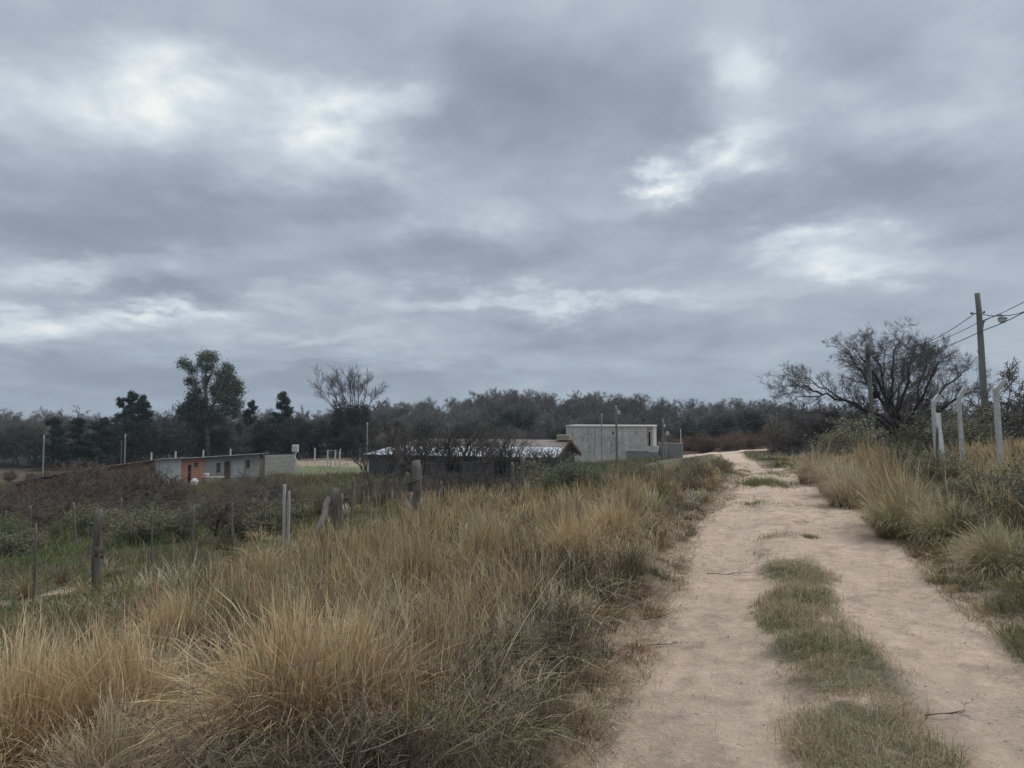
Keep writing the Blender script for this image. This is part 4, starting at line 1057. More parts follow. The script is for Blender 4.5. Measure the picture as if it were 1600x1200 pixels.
# ------------------------------------------------------------------ shrubs
def shrub_mesh(seed, stems, col, twig=.006, up=.04, leafc=None, per=3, nm='shrub', dens=1.0):
    rng = random.Random(seed); out = []; tips = []
    P_ = [dict(n=5, w=.14, up=.02, kids=(int(5*dens), int(7*dens)), t0=.15, tip=.4),
          dict(n=4, w=.22, up=up, kids=(4, 6), t0=.15, ang=(25, 60), len=(.4, .7), rr=.6),
          dict(n=3, w=.26, up=up, kids=(3, 5), t0=.1, ang=(25, 65), len=(.45, .7), rr=.6),
          dict(n=2, w=.25, up=up, ang=(20, 60), len=(.45, .8), rr=.7, rmin=twig)]
    for i in range(stems):
        a = rng.uniform(0, 6.283); t = rng.uniform(.15, 1.0)
        grow(rng, (rng.gauss(0, .06), rng.gauss(0, .06), -.03), (math.cos(a) * t, math.sin(a) * t, 1), .55 * rng.uniform(.7, 1.15), .018, 0, P_, out, tips)
    a = np.array(out); top = a[:, 5].max(); a[:, :6] /= top; tips = np.array(tips) / top
    p = [tubes(a, col, 3)]
    if leafc is not None: p.append(leaves(seed, tips, per, .035, .018, leafc))
    me = new_mesh(nm, *join(p)); me.materials.append(M_LEAF if leafc is not None else M_WOODY); return me
LIB['scrub'] = [shrub_mesh(300 + i, 5, [(.13,.11,.095), (.11,.095,.085), (.145,.115,.09), (.12,.105,.10)][i], .0042, nm='scrub_%d' % i) for i in range(4)]
LIB['redscrub'] = [shrub_mesh(310 + i, 9, [(.19,.135,.10), (.17,.12,.10)][i], .006, leafc=(.17,.10,.07), per=2, nm='red_scrub_%d' % i) for i in range(2)]
LIB['greenscrub'] = [shrub_mesh(320 + i, 9, [(.16,.15,.11), (.18,.165,.13)][i], .005, leafc=[(.165,.175,.105), (.20,.195,.125)][i], per=5, nm='green_scrub_%d' % i) for i in range(2)]
def vase(i):
    rng = random.Random(400 + i); out = []
    P_ = [dict(n=5, w=.08, up=.02, kids=(5, 7), t0=.62, tip=.5), dict(n=4, w=.16, up=.07, kids=(4, 5), t0=.15, ang=(18, 50), len=(.38, .6), rr=.62),
          dict(n=3, w=.20, up=.06, kids=(3, 5), t0=.12, ang=(20, 55), len=(.45, .7), rr=.6), dict(n=2, w=.2, up=.05, ang=(20, 50), len=(.5, .9), rr=.7, rmin=.0026)]
    for _ in range(5):
        a = rng.uniform(0, 6.283); t = rng.uniform(.15, .85); grow(rng, (rng.gauss(0, .03), rng.gauss(0, .03), -.03), (math.cos(a) * t, math.sin(a) * t, 1), .6 * rng.uniform(.8, 1.1), .014, 0, P_, out)
    a = np.array(out); a /= a[:, 5].max(); me = new_mesh('vase_tree_%d' % i, *tubes(a, [(.095,.085,.075), (.12,.10,.09), (.085,.078,.07)][i], 3)); me.materials.append(M_WOODY); return me
LIB['vase'] = [vase(i) for i in range(3)]
LIB['darkshrub'] = [shrub_mesh(330 + i, 4, (.10,.085,.08), .0045, up=.07, nm='dark_shrub_%d' % i) for i in range(3)]
LIB['verge'] = [shrub_mesh(350 + i, 12, [(.30,.235,.165), (.25,.20,.14)][i], .0050, up=.10, leafc=[(.28,.22,.15), (.24,.215,.14)][i], per=1, nm='verge_weed_%d' % i) for i in range(2)]
LIB['weed'] = [shrub_mesh(340 + i, 10, [(.15,.11,.08), (.12,.092,.068), (.20,.155,.115)][i], .0026, up=.06, leafc=None, per=2, nm='weed_%d' % i, dens=.9) for i in range(3)]

# slim bare trees in front of the long roofed house
n = 0
for px, py, D, wd in ((598,668,47,.9),(622,658,46,1.0),(646,650,48,1.0),(668,648,45,1.0),(690,646,49,1.0),(714,649,45,1.0),(738,654,47,1.0),(762,660,46,1.0),(790,668,45,1.0),(816,678,46,1.0),(842,684,48,1.1),(864,690,44,1.0)):
    put('vase', n, 'scrub_tree', px, py, D, 'slim dark bare tree in front of the white roofed house', 'tree', 'bare trees in front of the white roofed house', wd, n); n += 1
# scrub on the near left slope
def scatter(kind, n, pxr, Dr, hr, name, label, cat, group, seed, wide=(.9, 1.6), avoid=None, cap=None):
    r = random.Random(seed)
    for i in range(n):
        for _ in range(20):
            px = r.uniform(*pxr); D = math.exp(r.uniform(math.log(Dr[0]), math.log(Dr[1]))); x = xof(px, D)
            if not (avoid and avoid(px, D, x)): break
        h = r.uniform(*hr); wd = r.uniform(*wide)
        if cap: h = max(.35, min(h, at(px, cap(px, D) + r.uniform(0, 14), D)[2] - g(x, D)))
        o = obj(name, LIB[kind][r.randrange(len(LIB[kind]))], None, None, (x, D, g(x, D) - .05), r.uniform(0, 6.283), (h * wd, h * wd, h))
        tag(o, label, cat, group)
def avl(px, D, x):
    s, l = sl(x, D)
    return l > -11.5 or (430 < px < 600 and D > 38) or (230 < px < 345 and 40 < D < 62)
scatter('scrub', 84, (-60, 470), (22, 56), (.8, 1.8), 'scrub_bush', 'leafless grey brown bush on the slope below the brick shed', 'bush', 'bare bushes on the left slope', 1, avoid=avl)
scatter('redscrub', 40, (-80, 130), (58, 100), (.8, 1.6), 'russet_bush', 'russet bush at the far left foot of the wood', 'bush', 'russet bushes at the far left', 15)
scatter('scrub', 30, (-80, 240), (50, 98), (1.0, 2.0), 'scrub_bush', 'far leafless bush beyond the brick annex at the left', 'bush', 'far bare bushes at the left', 16, avoid=lambda px, D, x: 110 < px and D < 66)
scatter('scrub', 34, (90, 262), (33, 43), (1.9, 2.9), 'scrub_bush', 'tall leafless bush hiding the dark brick annex', 'bush', 'bushes in front of the brick annex', 14)
scatter('redscrub', 22, (40, 900), (20, 50), (.5, 1.0), 'russet_bush', 'low russet bush in the field behind the post fence', 'bush', 'russet bushes in the left field', 2, avoid=avl)
scatter('scrub', 34, (560, 900), (22, 44), (.7, 1.6), 'scrub_bush', 'leafless bush between the post fence and the white roofed house', 'bush', 'bare bushes before the white roofed house', 3, avoid=avl, cap=lambda px, D: 718)
scatter('greenscrub', 26, (850, 1080), (24, 60), (.8, 1.7), 'green_bush', 'olive green bush between the tall grass and the concrete house', 'bush', 'olive bushes before the concrete house', 4, avoid=lambda px, D, x: sl(x, D)[1] > -3.0, cap=lambda px, D: 700 + max(0, min(px, 960) - 900) * .27)
scatter('greenscrub', 40, (0, 640), (16, 44), (.5, 1.1), 'green_bush', 'low olive bush in the middle of the left field', 'bush', 'olive bushes in the left field', 5, avoid=avl)
scatter('redscrub', 46, (1040, 1230), (97, 112), (1.6, 2.8), 'russet_bush', 'russet bush in the belt along the far crossing road', 'bush', 'russet bushes beyond the crossing road', 6)
scatter('redscrub', 14, (1205, 1300), (62, 84), (1.8, 3.2), 'russet_bush', 'reddish bush behind the gate posts by the road bend', 'bush', 'reddish bushes behind the gate posts', 7)
def avr(px, D, x): return sl(x, D)[1] < road_c(sl(x, D)[0]) + road_hw(sl(x, D)[0]) + 1.3
scatter('greenscrub', 60, (1270, 1950), (8, 34), (.7, 1.6), 'green_bush', 'tangled olive bush along the concrete post fence', 'bush', 'olive bushes along the right fence', 8, avoid=avr, cap=lambda px, D: (676 if D > 17 else 690))
scatter('scrub', 56, (1290, 1950), (9, 34), (.7, 1.7), 'scrub_bush', 'tangled leafless bush along the concrete post fence', 'bush', 'bare bushes along the right fence', 9, avoid=avr, cap=lambda px, D: (676 if D > 17 else 690))
for px, py, D, wd, lab in ((1345,650,26,1.3,'large olive bush at the foot of the leaning pole'), (1500,634,19,1.2,'yellowish green bush between the bent concrete posts'), (1470,640,21,1.1,'olive bush behind the first bent concrete post')):
    put('greenscrub', 1, 'green_bush', px, py, D, lab, 'bush', None, wd)
put('greenscrub', 0, 'dark_bush', 1228, 693, 62, 'rounded dark green bush beside the gate posts', 'bush', None, 1.5)
# bare trees at the right edge
for px, py, D, wd, i, lab in ((1592,560,20,1.0,2,'bare tree with upright twigs at the right edge behind the last concrete post'),(1640,575,18,1.0,3,'bare tree cut off by the right edge of the view'),(1565,612,24,1.1,1,'low bare tree between the lamp pole and the right edge')):
    put('bare', i, 'bare_tree', px, py, D, lab, 'tree', None, wd)
for i, (px, py, D, wd, lab) in enumerate(((1318,612,40,1.5,'low tangled bush tree under the left limb of the thorn tree'),(1388,604,41,1.4,'tangled low tree directly behind the thorn tree trunk'),(1462,602,42,1.4,'tangled low tree behind the right side of the thorn tree'),(1262,628,44,1.4,'low tangled tree at the left tip of the thorn tree'))):
    put('bare', 3, 'scrub_tree', px, py, D, lab, 'tree', None, wd, i + 1)
# distinct dark shrubs in the left field
for i, (px, py, D, wd, lab) in enumerate(((112,733,38,1.0,'dark forked shrub left of the brick shed'),(345,770,19,1.3,'dark thorny shrub with angular stems left of the white post'),(388,762,20,1.2,'dark twiggy shrub just left of the white post'),
    (590,735,24,1.0,'dark shrub with fanned stems between the propped post and the thick post'),(225,765,24,1.2,'grey shrub below the pale metal panel'),(255,755,26,1.1,'slender shrub in front of the pale metal panel'),
    (690,700,24,1.0,'dark leafless shrub just right of the thick post'),(735,712,23,1.0,'grey brown shrub rising from the straw right of the thick post'),(790,712,26,1.0,'spiky shrub below the middle of the white roof'),(18,770,26,1.3,'dark shrub at the left edge of the field'),
    (425,742,26,1.0,'bare shrub behind the white post'))):
    put('darkshrub', i, 'dark_shrub', px, py, D, lab, 'shrub', None, wd)
def scatter_sl(kind, n, sr, lr, hr, name, label, cat, group, seed, wide=(.9, 1.4)):
    r = random.Random(seed)
    for i in range(n):
        s = r.uniform(*sr); l = float(road_c(s)) - float(road_hw(s)) - r.uniform(*lr); x, y = xy(s, l); h = r.uniform(*hr); wd = r.uniform(*wide)
        if 925 < pxof(x, y) < 1080: h = max(.25, min(h, at(1000, 717 + r.uniform(0, 10), y)[2] - g(x, y)))
        tag(obj(name, LIB[kind][r.randrange(len(LIB[kind]))], None, None, (x, y, g(x, y) - .05), r.uniform(0, 6.283), (h * wd, h * wd, h)), label, cat, group)
scatter_sl('verge', 16, (15, 26), (.45, 2.2), (.40, .80), 'weed_bush', 'dark brown weed bush on the left verge where the road dips', 'bush', 'weed bushes at the dip of the road', 31)
scatter_sl('greenscrub', 22, (18, 38), (1.2, 6), (.6, 1.2), 'green_bush', 'dark olive bush on the left verge beyond the straw', 'bush', 'olive bushes beyond the straw', 32)
# brown weeds massed on the verges, as ground cover
def weed_mass(name, label, spots):
    vs, fs, cs_, n = [], [], [], 0
    cache = []
    for me in LIB['weed']:
        v = np.empty(len(me.vertices) * 3, np.float32); me.vertices.foreach_get('co', v)
        f = np.empty(len(me.loops), np.int32); me.loops.foreach_get('vertex_index', f)
        c = np.empty(len(me.vertices) * 4, np.float32); me.color_attributes['Col'].data.foreach_get('color', c)
        cache.append((v.reshape(-1, 3), f.reshape(-1, 4), c.reshape(-1, 4)[:, :3]))
    r = random.Random(11)
    for (x, y, h) in spots:
        v, f, c = cache[r.randrange(3)]; a = r.uniform(0, 6.283); ca, sa = math.cos(a), math.sin(a); wd = h * r.uniform(.9, 1.5)
        vs.append(np.stack([(v[:, 0] * ca - v[:, 1] * sa) * wd + x, (v[:, 0] * sa + v[:, 1] * ca) * wd + y, v[:, 2] * h + g(x, y) - .02], 1))
        fs.append(f + n); cs_.append(c * r.uniform(.75, 1.25)); n += len(v)
    o = obj(name, new_mesh(name, np.concatenate(vs), np.concatenate(fs), np.concatenate(cs_)), M_WOODY)
    return tag(o, label, 'weeds', kind='stuff')
sp = []; r = random.Random(12)
for _ in range(46):
    s = 2.5 + 8 * r.random() ** 1.1; l = r.uniform(-2.5, -.95); x, y = xy(s, l); sp.append((x, y, r.uniform(.30, .62) * (.6 + .4 * min(1, (-l - .9) / .7))))
while len(sp) < 125:
    s = 2.4 + 22 * r.random() ** 1.6; l = r.uniform(-4.6, -1.15) if r.random() < .8 else r.uniform(-8, -4)
    x, y = xy(s, l)
    if -1 < (800 + F * x / max(y, .5)) / 100 < 17: sp.append((x, y, r.uniform(.20, .50) * (.55 + .45 * min(1, (-l - .9) / 1.2))))
weed_mass('dry_weeds', 'dark brown dead weeds between the grass on the left verge', sp)
sp = []
while len(sp) < 95:
    s = 4.5 + 26 * r.random() ** 1.4; l = r.uniform(2.3, 5.2); x, y = xy(s, l)
    if 800 + F * x / y < 1680: sp.append((x, y, r.uniform(.25, .7)))
weed_mass('roadside_weeds', 'grey brown twiggy weeds behind the grass on the right side', sp)

# ------------------------------------------------------------------ hero tussocks
def tussock_mesh(seed, n, cb, ct, h0, br, lean, nm, wd=.0034):
    r = np.random.RandomState(seed)
    az = r.rand(n) * 6.283; rad = br * np.sqrt(r.rand(n)); b_ = np.stack([np.cos(az) * rad, np.sin(az) * rad, np.full(n, -.03)], 1)
    az2 = az + r.normal(0, .8, n); ln = np.clip(rad / br * lean * (.75 + .5 * vnoise(az * 1.6, az * 0 + seed, 5)) + r.normal(0, .22, n), .02, 1.3)
    h = h0 * r.uniform(.22, 1.15, n) * (.62 + .7 * vnoise(az * 1.3, rad * 9, seed)); tip = jit(ct, n, .28, r); bas = jit(cb, n, .18, r)
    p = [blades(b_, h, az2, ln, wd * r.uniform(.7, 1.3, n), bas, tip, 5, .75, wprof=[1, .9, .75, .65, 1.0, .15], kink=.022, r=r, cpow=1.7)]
    m_ = n // 5; k = r.choice(n, m_, replace=False)       # feathery heads
    p.append(blades(b_[k], h[k] * 1.12, az2[k] + .2, ln[k] * .6 + .03, wd * 1.15, bas[k] * .9, np.clip(tip[k] * 1.08, 0, 1), 5, .6, wprof=[.5, .5, .4, .5, 1.5, .3], kink=.02, r=r))
    me = new_mesh(nm, *join(p)); me.materials.append(M_GRASS); return me
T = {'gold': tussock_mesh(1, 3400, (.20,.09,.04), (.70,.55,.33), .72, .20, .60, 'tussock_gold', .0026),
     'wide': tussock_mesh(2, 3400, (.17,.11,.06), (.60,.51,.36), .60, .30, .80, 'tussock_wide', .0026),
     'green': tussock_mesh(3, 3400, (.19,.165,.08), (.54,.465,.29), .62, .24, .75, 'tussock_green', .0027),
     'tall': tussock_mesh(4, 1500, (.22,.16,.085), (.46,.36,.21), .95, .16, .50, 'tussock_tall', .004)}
def tussock(kind, px, D, sc, label, group=None, sx=1.0, rz=0):
    x = xof(px, D); z = g(x, D)
    o = obj('grass_tussock', T[kind], None, None, (x, D, z), rz + px * .37, (sc * sx, sc * sx, sc)); o.rotation_euler = (math.sin(px) * .16, math.cos(px * 1.7) * .16, rz + px * .37); return tag(o, label, 'grass tussock', group)
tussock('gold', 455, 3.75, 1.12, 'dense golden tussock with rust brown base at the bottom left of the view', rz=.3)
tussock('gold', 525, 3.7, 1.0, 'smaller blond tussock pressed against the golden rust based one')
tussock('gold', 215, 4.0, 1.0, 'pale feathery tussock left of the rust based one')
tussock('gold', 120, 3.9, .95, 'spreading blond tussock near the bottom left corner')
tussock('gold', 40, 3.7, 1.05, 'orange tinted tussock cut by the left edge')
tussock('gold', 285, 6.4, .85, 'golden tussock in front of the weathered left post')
tussock('wide', 180, 3.5, .7, 'flattened blond tussock at the bottom of the left corner')
tussock('wide', 790, 4.7, .6, 'sparse bleached tussock left of the wheel track')
tussock('green', 600, 5.6, .85, 'olive tinted tussock in the middle of the left verge')
tussock('gold', 900, 8.4, .95, 'golden tussock beside the bend of the left verge')
tussock('tall', 870, 9.5, .85, 'tall pale grass clump behind the golden verge tussock')
tussock('tall', 980, 10.5, .85, 'tall golden clump near the road on the left verge')
tussock('tall', 760, 9.0, .8, 'tall straw clump below the white roof')
tussock('tall', 660, 8.0, .8, 'tall straw clump below the thick post')
tussock('gold', 960, 9.4, .9, 'dense yellow clump at the top of the left verge')
# right side
tussock('green', 1412, 9.4, 1.25, 'large yellow green tussock arching over the right road edge', sx=1.05)
tussock('green', 1480, 8.6, .85, 'drooping yellow tussock right of the large yellow green one', sx=1.15)
tussock('tall', 1392, 10.4, 1.05, 'upright straw clump behind the large yellow green tussock')
tussock('wide', 1308, 14.2, 1.15, 'pale tussock on the right road edge towards the bend')
tussock('wide', 1275, 16.5, 1.2, 'blond tussock second from the bend on the right edge')
tussock('wide', 1330, 12.8, 1.1, 'greyish tussock beside the large yellow green one')
tussock('green', 1560, 6.9, .7, 'low green tussock at the right road edge', sx=1.3)
tussock('tall', 1590, 10.5, 1.0, 'tall straw clump below the last concrete post')
tussock('tall', 1350, 15.5, .9, 'tall pale clump in front of the olive bush on the right')

# long bleached stalks leaning across the verge
def stalk(px0, py0, D0, px1, py1, D1, label, rad=.0028):
    a, b_ = Vector(at(px0, py0, D0)), Vector(at(px1, py1, D1)); a.z = g(a.x, a.y)
    n = 8; pts = []
    for i in range(n + 1):
        t = i / n; p = a.lerp(b_, t); p.z += math.sin(t * math.pi) * .06; pts.append(tuple(p))
    o = MB().tube(pts, [rad * (1.1 - .75 * i / n) for i in range(n + 1)], 5).build('grass_stalk', M_STRAW)
    tag(o, label, 'stalk')
M_STRAW = m_simple('bleached_straw', (.42,.34,.23), (.56,.47,.34), 30, .8, .2)
stalk(640,1030,4.4, 510,808,4.8, 'long bleached stalk leaning left towards the propped post')
stalk(690,1000,4.9, 772,800,5.2, 'upright bleached stalk leaning right in the middle of the verge')
stalk(665,1040,4.1, 612,892,4.3, 'thick pale seed stalk in the middle of the verge', .005)
stalk(740,1060,3.9, 880,880,4.3, 'bleached stalk leaning right towards the road')
def road_twig(px, py, D, label, seed, sc=.35):
    rng = random.Random(seed); out = []
    P_ = [dict(n=5, w=.18, up=0, kids=4, t0=.2, tip=.4), dict(n=3, w=.25, up=0, kids=3, t0=.2, ang=(25, 55), len=(.4, .7), rr=.6), dict(n=2, w=.2, up=0, ang=(20, 50), len=(.4, .7), rr=.7, rmin=.0012)]
    x, y, _ = at(px, py, D)
    grow(rng, (0, 0, .01), (1, rng.uniform(-.4, .4), .12), sc, .004, 0, P_, out)
    a = np.array(out); a[:, 2] = np.abs(a[:, 2]) * .5; a[:, 5] = np.abs(a[:, 5]) * .5
    o = obj('fallen_twig', new_mesh('fallen_twig', *tubes(a, (.07,.055,.045), 4)), M_WOODY, None, (x, y, g(x, y) + .015), rng.uniform(-.5, .5)); tag(o, label, 'twig')
road_twig(1105,885,7.7,'branched dead twig lying across the left wheel track',1,.5)
road_twig(1255,880,7.8,'dark curled twig at the far end of the grass strip',2,.3)
road_twig(1000,950,5.9,'forked twig at the left edge of the wheel track',5,.3)
road_twig(1010,990,5.3,'thin twig lying on the left road edge',6,.25)
road_twig(1445,1135,3.9,'small twig beside the grass strip in the right wheel track',7,.22)

# ------------------------------------------------------------------ left post and wire fence
def knotty(mb, base, top, r0, r1, seed, k=9):
    rng = random.Random(seed); n = 9; b_, t_ = Vector(base), Vector(top); pts = []
    for i in range(n + 1):
        p = b_.lerp(t_, i / n) + Vector((rng.gauss(0, r0 * .12), rng.gauss(0, r0 * .12), 0)) * (0 < i); pts.append(p)
    mb.tube(pts, [(r0 + (r1 - r0) * i / n) * rng.uniform(.9, 1.1) for i in range(n + 1)], k, rough=.10, rng=rng)
fence = empty('wire_fence', (xof(158, 12), 12, g(xof(158, 12), 12)), label='old fence of weathered wooden posts and wire along the left field', cat='fence')
bpy.context.view_layer.update()
def under(o, parent):
    o.parent = parent; o.matrix_parent_inverse = parent.matrix_world.inverted(); return o
tops = []
for i, (px, py, D, w_px, lean, lab) in enumerate(((-60,835,9.2,9,0,None),(61,818,11.2,3.5,0,None),(158,795,12.0,14,.0,'split grey post with a dark burnt band'),(240,797,14.5,3,.02,None),(305,790,15.5,4,0,None),(365,785,16.5,4,.02,None),(449,757,13.6,7,0,'whitewashed split post'),
        (526,762,15.2,12,0,'dark post with a leaning prop'),(553,745,18,4,-.02,'thin pale stake'),(652,720,18.5,15,.0,'thick dark post with a side stub'),(690,752,21,5,0,None),(800,722,25,5,0,None),(816,712,27,7,0,'pale bent post'),(1008,0,0,0,0,None))):
    if not D: continue
    x = xof(px, D); z0 = g(x, D) - .25; zt = at(px, py, D)[2]; rr = w_px / F * D / 2
    mb = MB()
    if px == 449:
        mb.bar((x - .03, D, z0), (x - .035, D, zt), .045, .06); mb.bar((x + .03, D + .02, z0), (x + .045, D + .02, zt - .12), .04, .05)
        o = mb.build('post', M_WHITEPOST)
    else:
        knotty(mb, (x + lean * 2, D, z0), (x, D, zt), rr * 1.08, rr * .92, i)
        if px == 158: mb.bar((x - rr * .6, D - .01, zt - .01), (x - rr * .55, D, zt + .03), .05, .03)
        if px == 526:
            knotty(mb, (at(478, 850, D - 1.0)[0], D - 1.0, g(at(478, 850, D)[0], D) - .1), at(515, 778, D), .085, .07, 77)
            knotty(mb, (x + .13, D - .1, z0), (x + .14, D - .1, zt - .12), .04, .035, 78, 6)
        if px == 652:
            mb.bar((x - .22, D - .12, zt - .55), (x + .16, D - .14, zt - .42), .035, .03)
            mb.tube([(x - .12, D, zt - .75), (x - .22, D, zt - .35), (x - .26, D, zt - .28)], [.08, .06, .035], 7, rough=.15, rng=random.Random(3))
        o = mb.build('post', M_POST, smooth=True)
    if lab: o['label'] = lab
    under(o, fence); tops.append((px, x, D, zt))
    if px == 158:
        s_b = MB(); s_b.tube([(x, D, zt - .78), (x + .002, D, zt - .70), (x + .006, D, zt - .60)], [rr * 1.04, rr * 1.06, rr * 1.03], 9, rough=.05, rng=random.Random(5))
        under(s_b.build('burnt_band', M_TIMBER, smooth=True), fence)
for k, dz in enumerate((.06, .38, .70, .98)):
    seq = [t for t in tops if t[0] in (-60, 61, 158, 449, 526, 652, 816)]
    pts = []
    for a, b_ in zip(seq[:-1], seq[1:]):
        for t in np.linspace(0, 1, 8, endpoint=False):
            pts.append((a[1] + (b_[1] - a[1]) * t, a[2] + (b_[2] - a[2]) * t - .08, a[3] + (b_[3] - a[3]) * t - dz - .06 * math.sin(math.pi * t)))
    under(MB().tube(pts, .0022, 4).build('wire', M_WIRE), fence)
# second line of thin posts deeper in the field
f2 = empty('stake_fence', (xof(120, 22), 22, g(xof(120, 22), 22)), label='faint line of thin stakes deeper in the left field', cat='fence')
bpy.context.view_layer.update()
tp2 = []
for i, (px, py, D, w_px) in enumerate(((14,798,21,3),(52,790,21.5,3),(118,785,19,4),(193,778,23,3),(416,778,19,4.5),(590,770,24,4),(612,768,25,4),(1000,0,0,0))):
    if not D: continue
    x = xof(px, D); z0 = g(x, D) - .2; zt = at(px, py, D)[2]; mb = MB(); knotty(mb, (x + (.12 if px == 118 else 0), D, z0), (x, D, zt), w_px / F * D / 2, w_px / F * D / 2.3, 40 + i, 6)
    under(mb.build('post', M_POST, smooth=True), f2); tp2.append((x, D, zt))
under(MB().tube([(a, b_ - .05, c - .1) for a, b_, c in tp2], .004, 4).build('wire', M_WIRE), f2)

# ------------------------------------------------------------------ right concrete post fence
f3 = empty('concrete_post_fence', (xof(1462, 17.2), 17.2, g(xof(1462, 17.2), 17.2)), label='row of bent topped concrete posts with wire among bushes on the right', cat='fence')
bpy.context.view_layer.update()
heads = []
for i, (px, bend_py, tip_px, tip_py, D, wdt) in enumerate(((1458,630,1467,617,17.2,.075),(1498,623,1508,606,15.2,.066),(1556,610,1567,596,12.9,.076))):
    x, _, zb = at(px, bend_py, D); z0 = g(x, D) - .3; xt, _, zt = at(tip_px, tip_py, D)
    mb = MB(); foot = (x + .08 * (zb - z0) / 2.2, D, z0)
    hw = wdt / 2; vs = []
    for (cx_, cz_) in ((foot[0], foot[2]), (x, zb), (xt, zt)):
        for sx_, sy_ in ((-1, -1), (1, -1), (1, 1), (-1, 1)): vs.append((cx_ + sx_ * hw * (1 if cz_ < zt - .01 else .8), D + sy_ * hw, cz_ + (sx_ * -.03 if cz_ >= zb - .01 else 0)))
    fs = [(0,3,2,1)] + [(4*k+a, 4*k+(a+1)%4, 4*k+4+(a+1)%4, 4*k+4+a) for k in (0, 1) for a in range(4)] + [(8,9,10,11)]
    mb.add(vs, fs); under(mb.build('post', M_CONCPOST, bevel=.008), f3); heads.append((x, D, zb))
xb, zb_ = at(1470, 646, 17.0)[0], at(1470, 646, 17.0)[2]
mb = MB(); mb.bar((at(1474, 690, 16.6)[0], 16.6, g(xb, 16.6)), (at(1463, 646, 17)[0], 17.0, zb_), .10, .10); mb.bar((at(1472, 665, 17.4)[0], 17.5, g(xb, 17.4)), (at(1467, 645, 17.4)[0], 17.4, zb_ + .01), .07, .07)
under(mb.build('brace', M_CONCPOST, bevel=.006), f3)
dirv = Vector((heads[2][0] - heads[0][0], heads[2][1] - heads[0][1], heads[2][2] - heads[0][2]))
for dz in (.08, .45, .85, 1.3):
    a = Vector(heads[0]) - dirv * .15; b_ = Vector(heads[2]) + dirv * .5
    under(MB().tube([(*a.lerp(b_, t).xy, a.lerp(b_, t).z - dz) for t in np.linspace(0, 1, 10)], .0028, 4).build('wire', M_WIRE), f3)
st = MB(); kn = at(1466, 720, 14.5); knotty(st, (kn[0], 14.5, g(kn[0], 14.5) - .1), at(1464, 668, 14.5), .035, .025, 91, 6)
tag(st.build('thin_stake', M_POST, smooth=True), 'thin dark stake in front of the first bent concrete post', 'stake')

# ------------------------------------------------------------------ poles, lamps, cables
def pole(name, px_b, px_t, py_t, D, r0, r1, label, cat='pole', mat=None, cap=None, dD=0):
    xb, xt = xof(px_b, D), at(px_t, py_t, D)[0]; zt = at(px_t, py_t, D)[2]; z0 = g(xb, D)
    e = empty(name, (xb, D, z0), label=label, cat=cat)
    mb = MB(); n = 10; rng = random.Random(int(px_b)); pts = [(( xt - xb) * i / n + rng.gauss(0, r0 * .08), 0, -.3 + (zt - z0 + .3) * i / n) for i in range(n + 1)]
    mb.tube(pts, [r0 + (r1 - r0) * i / n for i in range(n + 1)], 12, rough=.02, rng=rng)
    mb.build('shaft', mat or M_POLE, e, smooth=True)
    return e, (xb, D, z0), (xt, D, zt)
def street_lamp(e, o, px, py, D, apx, apy, s=1.0, dy=-.3):
    """curved arm from the pole to a drum lamp with glass bowl"""
    a = Vector(at(apx, apy, D)) - Vector(o); h = Vector(at(px, py, D)) - Vector(o); h.y += dy
    pts = [a, a + Vector((.05, dy * .1, .12 * s)), a.lerp(h, .45) + Vector((0, 0, .16 * s)), h + Vector((-.03, 0, .17 * s)), h + Vector((0, 0, .13 * s))]
    MB().tube(pts, .014 * s, 6).build('lamp_arm', M_LAMP, e, smooth=True)
    mb = MB(); mb.ball(tuple(h + Vector((0, 0, -.0))), .0, 3, 2)
    c = MB(); c.tube([h + Vector((0, 0, .15 * s)), h + Vector((0, 0, .10 * s)), h + Vector((0, 0, .055 * s)), h + Vector((0, 0, .03 * s))], [.05 * s, .075 * s, .125 * s, .13 * s], 16).build('lamp_cap', M_LAMP, e, smooth=True)
    b_ = MB(); b_.ball(tuple(h + Vector((0, 0, .03 * s))), .12 * s, 16, 6, 1.05, half=True).build('lamp_bowl', M_GLASS, e, smooth=True)
PD = 22.0
e, o, t = pole('utility_pole', 1544, 1527.5, 458, PD, .115, .074, 'tall grey wooden pole carrying a street lamp and cables on the right')
street_lamp(e, o, 1556, 502, PD, 1536, 507, 1.0)
mb = MB(); q = Vector(at(1530, 490, PD)) - Vector(o)
mb.tube([q + Vector((-.26, -.05, 0)), q + Vector((-.10, 0, 0)), q + Vector((.16, .0, .02))], .014, 6); mb.ball(tuple(q + Vector((-.26, -.05, 0))), .035, 8, 6)
mb.ball(tuple(q + Vector((.15, 0, .05))), .03, 8, 6); mb.build('insulator_bracket', M_CABLE, e, smooth=True)
mb = MB(); q = Vector(at(1533, 507, PD)) - Vector(o)
mb.tube([q + Vector((.02, -.02, -.12)), q + Vector((.05, -.02, .12))], .03, 8); mb.build('lamp_clamp', M_LAMP, e)
e2, o2, t2 = pole('leaning_pole', 1366, 1355, 535, 34, .12, .085, 'grey wooden pole leaning left in front of the thorn tree')
def cable(pts, label, rad=.011, sag=.15, name='cable', n=14, twist=False):
    out = []
    for a, b_ in zip(pts[:-1], pts[1:]):
        a, b_ = Vector(a), Vector(b_)
        for i in range(n):
            t_ = i / n; p = a.lerp(b_, t_); p.z -= sag * 4 * t_ * (1 - t_); out.append(tuple(p))
    out.append(tuple(pts[-1]))
    tag(MB().tube(out, rad, 5).build(name, M_CABLE, smooth=True), label, 'cable')
cable([at(1523, 490, PD), at(1449, 535, 28.5), at(1357, 560, 34)], 'cable running down left from the insulator of the lamp pole', sag=.06)
